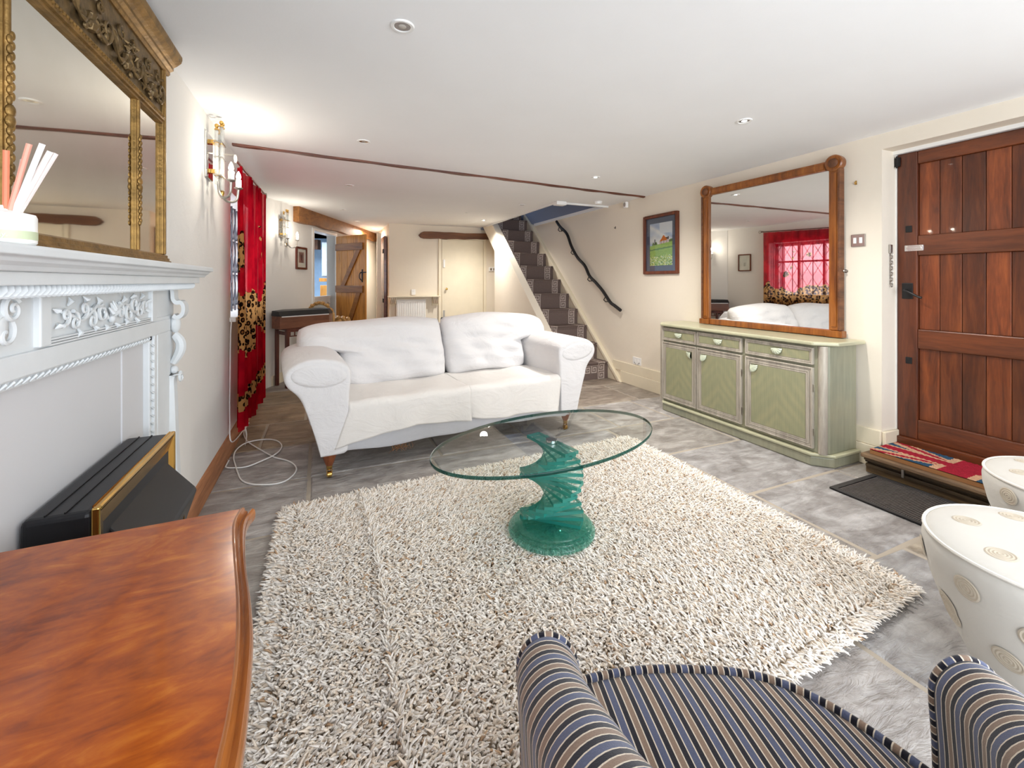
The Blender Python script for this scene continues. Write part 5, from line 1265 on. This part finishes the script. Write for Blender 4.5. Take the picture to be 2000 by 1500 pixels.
# ------------------------------------------------------------------ poufs
def pouf(label, x, y, rot, rs, circles):
    t = thing('pouf', label, 'pouf', (x, y, 0), rot, 'ivory poufs')
    prof = [(.001, .0), (.15, .0), (.165, .02), (.20, .10), (.245, .20), (.278, .30), (.294, .375), (.296, .41), (.290, .437), (.284, .444)]
    prof = [(r*rs, z) for r, z in prof]
    part('body', MB().lathe(prof+[(.27*rs, .452), (.2*rs, .458), (.1*rs, .462), (.001, .463)], n=56), m_pouf, t, smooth=60)
    R = .290*rs; part('piping', MB().tube([(R*math.cos(a), R*math.sin(a), .443) for a in [2*math.pi*i/64 for i in range(64)]], .0055, 7, closed=True), m_piping, t)
    P = bezier([(r, z, 0) for r, z in prof[1:]], 6)
    def side(s_, th): # s_ arc position by z
        for i in range(len(P)-1):
            if P[i].y <= s_ <= P[i+1].y:
                q = (s_-P[i].y)/max(1e-6, P[i+1].y-P[i].y); return P[i].x+(P[i+1].x-P[i].x)*q
        return P[-1].x
    for c in circles:
        m_ = MB(); n = 28; rings = []
        for k in range(9):
            r = .035*(1-k/8.5); ring = []
            for i in range(n):
                a = 2*math.pi*i/n; h = .0012+(.0016 if k % 2 else 0)
                if c[0] == 't':
                    xx, yy = c[1]+r*math.cos(a), c[2]+r*math.sin(a); d = math.hypot(xx, yy)/rs
                    zz = .463-.0111*(d/.27)**2; ring.append((xx, yy, zz+h))
                else:
                    zz = min(.432, c[2]+r*math.sin(a)*.93); R0 = side(zz, 0); th = c[1]+r*math.cos(a)/max(.1, R0)
                    ring.append(((R0+h+.001)*math.cos(th), (R0+h+.001)*math.sin(th), zz))
            rings.append(ring)
        m_.loft(rings); part('embroidered_circle', m_, m_embr, t, smooth=30)
tops = [('t', -.03, .19), ('t', .15, .14), ('t', -.18, .06), ('t', 0, .0), ('t', .17, -.06), ('t', -.12, -.14), ('t', .05, -.2)]
sides = [('s', math.radians(a), z) for a, z in ((-200, .36), (-172, .31), (-186, .20), (-150, .36), (-128, .27), (-152, .19), (-105, .37), (-80, .28), (-60, .36), (-30, .3), (0, .37), (30, .28), (60, .36), (90, .3), (120, .37), (140, .25), (-100, .17), (-220, .22), (-165, .40-.02*9))]
pouf('large ivory linen pouf with embroidered taupe circles, nearest the striped chair', 1.985, .535, 0, 1.0, tops+sides)
pouf('ivory pouf partly hidden behind the large one, beside the step', 2.775, .665, .5, 1.0, tops+[('s', math.radians(a), z) for a, z in ((122, .41-.02), (160, .3), (200, .36), (240, .28), (90, .25))])

# ------------------------------------------------------------------ striped tub chair (foreground)
FA = math.radians(62.5)
chx = thing('tub_chair', 'tub armchair in navy, blue, taupe and cream stripes', 'armchair', (.70, .551, 0), FA-math.pi/2)
# local: y forward, x right
def cp(n, mb, mat, **k): return part(n, mb, mat, chx, **k)
ctr = [(-.36, .02), (-.355, -.05), (-.340, -.12), (-.315, -.19), (-.275, -.29), (-.215, -.38), (-.12, -.445), (0, -.465), (.12, -.445), (.215, -.38), (.275, -.29), (.315, -.19), (.340, -.12), (.355, -.05), (.36, .02)]
C3 = bezier([(x, y, 0) for x, y in ctr], 10); n = len(C3); Ls = [0]
for i in range(1, n): Ls.append(Ls[-1]+(C3[i]-C3[i-1]).length)
Lt = Ls[-1]; rings = []; att = []
for i, p in enumerate(C3):
    q = Ls[i]/Lt; a = C3[max(0, i-1)]; b3 = C3[min(n-1, i+1)]; d = (b3-a).normalized(); nx, ny = d.y, -d.x
    s_ = min(q, 1-q)*2
    top_ = .60+.17*min(1, s_*1.15)**1.3
    hw_ = .050+.006*math.sin(s_*3)
    endk = 1.0
    e = min(Ls[i], Lt-Ls[i])
    if e < .05: endk = math.sqrt(max(.02, 1-((.05-e)/.05)**2))
    prof = []
    for k in range(44):
        t = k/43
        if t < .3: u_ = -1; zz = .16+(top_-.06-.16)*(t/.3)
        elif t > .7: u_ = 1; zz = top_-.06-(top_-.06-.16)*((t-.7)/.3)
        else:
            aa = math.pi*(1-(t-.3)/.4); u_ = math.cos(aa)*1.0; zz = top_-.06+.06*math.sin(aa)*(.4+.6*endk)
        bul = 1+.10*math.exp(-((zz-(top_-.06))/.06)**2)-.18*max(0, (.5-zz))/.4
        prof.append((p.x+nx*hw_*u_*bul*endk, p.y+ny*hw_*u_*bul*endk, zz if zz < top_-.06 else zz))
    rings.append(prof); att.append(Ls[i])
cp('arms_and_back', MB().loft(rings, att=att), m_stripe, smooth=70, attr=True)
# piping round the arm fronts
for sg in (0, -1):
    rr = rings[5] if sg == 0 else rings[-6]
    cp('arm_piping', MB().tube([Vector(v) for v in rr], .0065, 8), m_cord, smooth=60, attr=True)
# seat cushion: bowed front
def seat_out(a):
    x = .300*math.copysign(abs(math.cos(a))**.55, math.cos(a)); s_ = math.sin(a)
    y = (.045+.115*math.cos(x/.300*1.35)) if s_ >= 0 else -.38
    if s_ < 0: x *= .80
    return x, y
frontp = [(-.300+.600*i/40) for i in range(41)]
fy = lambda x: .145-.05*(abs(x)/.300)**2.5 if x < 0 else .145-.20*(abs(x)/.300)**2.6
oc = [(x, fy(x)) for x in frontp]; bcx = [(.25-.50*i/30, -.40+.0*i) for i in range(31)]
m_ = MB(); V = []; F_ = []; A3 = []
NX, NY = 90, 16
for j in range(NY+1):
    for i in range(NX+1):
        x = -.300+.600*i/NX; q = j/NY
        xx = x*(.86+.14*q); y = -.38+(fy(x)+.38)*q
        z = .425+.022*(1-(x/.3)**2)*(1-q*q*.9)-.012*q**6
        V.append((xx, y, z)); A3.append(xx*.985+y*.17+.505)
m_.add(V, [(j*(NX+1)+i, j*(NX+1)+i+1, (j+1)*(NX+1)+i+1, (j+1)*(NX+1)+i) for j in range(NY) for i in range(NX)], A3)
# front border
V = []; A3 = []
for j, (dz, dy) in enumerate(((0, 0), (-.05, .008), (-.11, 0), (-.24, -.02))):
    for i in range(NX+1):
        x = -.300+.600*i/NX; V.append((x, fy(x)+dy, .413+dz)); A3.append(x*.985+fy(x)*.17+.505)
m_.add(V, [(j*(NX+1)+i, j*(NX+1)+i+1, (j+1)*(NX+1)+i+1, (j+1)*(NX+1)+i) for j in range(3) for i in range(NX)], A3)
cp('seat', m_, m_stripe, smooth=60, attr=True)
cp('seat_piping', MB().tube([(x, fy(x)+.002, .418) for x in frontp], .008, 8), m_cord, smooth=60, attr=True)
part('seat_frame', MB().prism([(x*.97, fy(x)-.03) for x in frontp[::4]]+[(.24, -.38), (-.24, -.38)], 'xy', .15, .20), m_blackmat, chx, smooth=0)
for x, y in ((-.26, .03), (.26, .03), (-.18, -.36), (.18, -.36)):
    cp('leg', MB().lathe([(.001, 0), (.014, 0), (.022, .15), (.001, .15)], (x, y, 0), 12), m_foot)

# ------------------------------------------------------------------ walnut commode (foreground left)
cm_ = thing('commode', 'walnut commode with serpentine moulded edge and burr top', 'cabinet', (-.35, .66, 0))
HZ = .78
def G(u, v, z=.006):
    a, b3 = (u-1000)/850, (550-v)/850; S, C = math.sin(YAW), math.cos(YAW); t = (z-1.25)/b3
    return ((S+C*a)*t, (C-S*a)*t, z)
inn = [G(x, y, HZ)[:2] for x, y in ((469, 994), (455.5, 1018), (453, 1050), (458, 1122), (461, 1176), (460, 1248), (454, 1320), (439, 1410), (418, 1500))]
outp = [G(x, y, HZ-.018)[:2] for x, y in ((499, 1002), (484, 1023), (479, 1056), (481, 1111), (490, 1176), (495, 1248), (491.5, 1320), (484, 1410), (472, 1500))]
inn += [(x, 2*.50-y) for x, y in inn[-2::-1] if 2*.50-y < .95]; outp += [(x, 2*.50-y) for x, y in outp[-2::-1] if 2*.50-y < .95]
YB = inn[-1][1]
print('commode', inn[0], inn[4], inn[8], YB, len(inn), outp[0], outp[8])
I2 = bezier([(x, y, 0) for x, y in inn], 5); O2 = bezier([(x, y, 0) for x, y in outp], 5)
topm = MB().prism([(-.575, 1.045)]+[(p.x, p.y) for p in I2]+[(-.575, YB)], 'xy', HZ-.004, HZ)
part('veneered_top', topm, m_walnut, cm_, world=True, smooth=0)
NI = len(I2)
def lerp2(q, dz, off=0): return [(I2[i].x*(1-q)+O2[i].x*q+off, I2[i].y*(1-q)+O2[i].y*q, HZ+dz) for i in range(NI)]
seq = [lerp2(0, 0), lerp2(.10, .0015), lerp2(.25, .001), lerp2(.33, -.006), lerp2(.48, -.010), lerp2(.62, -.008), lerp2(.8, -.006), lerp2(.95, -.010), lerp2(1, -.018), lerp2(.97, -.03), lerp2(.6, -.036), lerp2(0, -.036)]
part('edge_moulding', MB().loft([list(r) for r in zip(*seq)]), m_walnutm, cm_, world=True, smooth=50)
part('top_core', MB().prism([(-.575, 1.045)]+[(p.x, p.y) for p in I2]+[(-.575, YB)], 'xy', HZ-.036, HZ-.0045), m_walnutm, cm_, world=True, smooth=0)
part('carcass', MB().prism([(-.565, 1.0)]+[(p.x-.055, min(1.0, max(YB+.04, p.y))) for p in I2]+[(-.565, YB+.04)], 'xy', .12, HZ-.036), m_walnutm, cm_, world=True, smooth=30)
for i, (z0, z1) in enumerate(((.55, .72), (.36, .535), (.16, .345))):
    dd = part('drawer', MB().prism([(p.x-.047, p.y) for p in I2[16:-16]]+[(p.x-.059, p.y) for p in I2[16:-16]][::-1], 'xy', z0, z1), m_walnut, cm_, world=True, smooth=30)
    for yk in (.64, .36): part('knob', MB().lathe([(.001, -.01), (.006, -.01), (.006, .012), (.012, .016), (.010, .026), (.001, .028)], (min(I2, key=lambda p: abs(p.y-yk)).x-.047, yk, (z0+z1)/2), 12, 'x'), m_black, dd, world=True)
for x, y in ((-.545, .97), (-.24, .97), (-.545, YB+.07), (-.24, YB+.07)): part('foot', MB().box(x-.02, x+.02, y-.02, y+.02, 0, .12), m_walnutm, cm_, world=True, smooth=0, bevel=.006)

# ------------------------------------------------------------------ white cable
def G(u, v, z=.006):
    a, b3 = (u-1000)/850, (550-v)/850; S, C = math.sin(YAW), math.cos(YAW); t = (z-1.25)/b3
    return ((S+C*a)*t, (C-S*a)*t, z)
cpx = [(185, 770), (250, 800), (330, 818), (420, 824), (550, 810), (700, 760), (820, 705), (890, 650), (912, 590), (870, 545), (780, 525), (650, 535), (530, 575), (440, 640), (408, 710), (425, 790), (450, 870), (490, 950), (580, 990), (700, 1000), (850, 990), (960, 955), (1040, 890), (1065, 830), (1030, 780), (960, 745), (830, 710), (700, 640), (560, 550), (470, 460), (410, 370)]
P = [G(380+x/5.357, 760+y/5.357) for x, y in cpx]
P = [(max(p[0], xl+.03), p[1], p[2]) for p in P]
for i in (5, 6, 7): P[i] = (P[i][0], P[i][1], .012)
for i in (12, 13): P[i] = (P[i][0], P[i][1], .012)
P += [(xl+.035, 3.66, .10), (xl+.012, 3.70, .25), (xl+.010, 3.72, .55), (xl+.010, 3.74, .85), (xl+.012, 3.77, .97)]
cbl = thing('white_cable', 'thin white cable looped on the flagstones and rising to the window sill', 'cable', (-.3, 3.4, 0))
part('wire', MB().tube(bezier(P, 8), .0045, 6), m_plast, cbl, world=True)
q0 = P[0]; part('plug', MB().tube([(q0[0]-.035, q0[1]+.005, .012), (q0[0]-.008, q0[1]+.001, .009)], .008, 8).tube([(q0[0]-.05, q0[1]+.008, .013), (q0[0]-.035, q0[1]+.005, .012)], .004, 8), m_nickel, cbl, world=True)
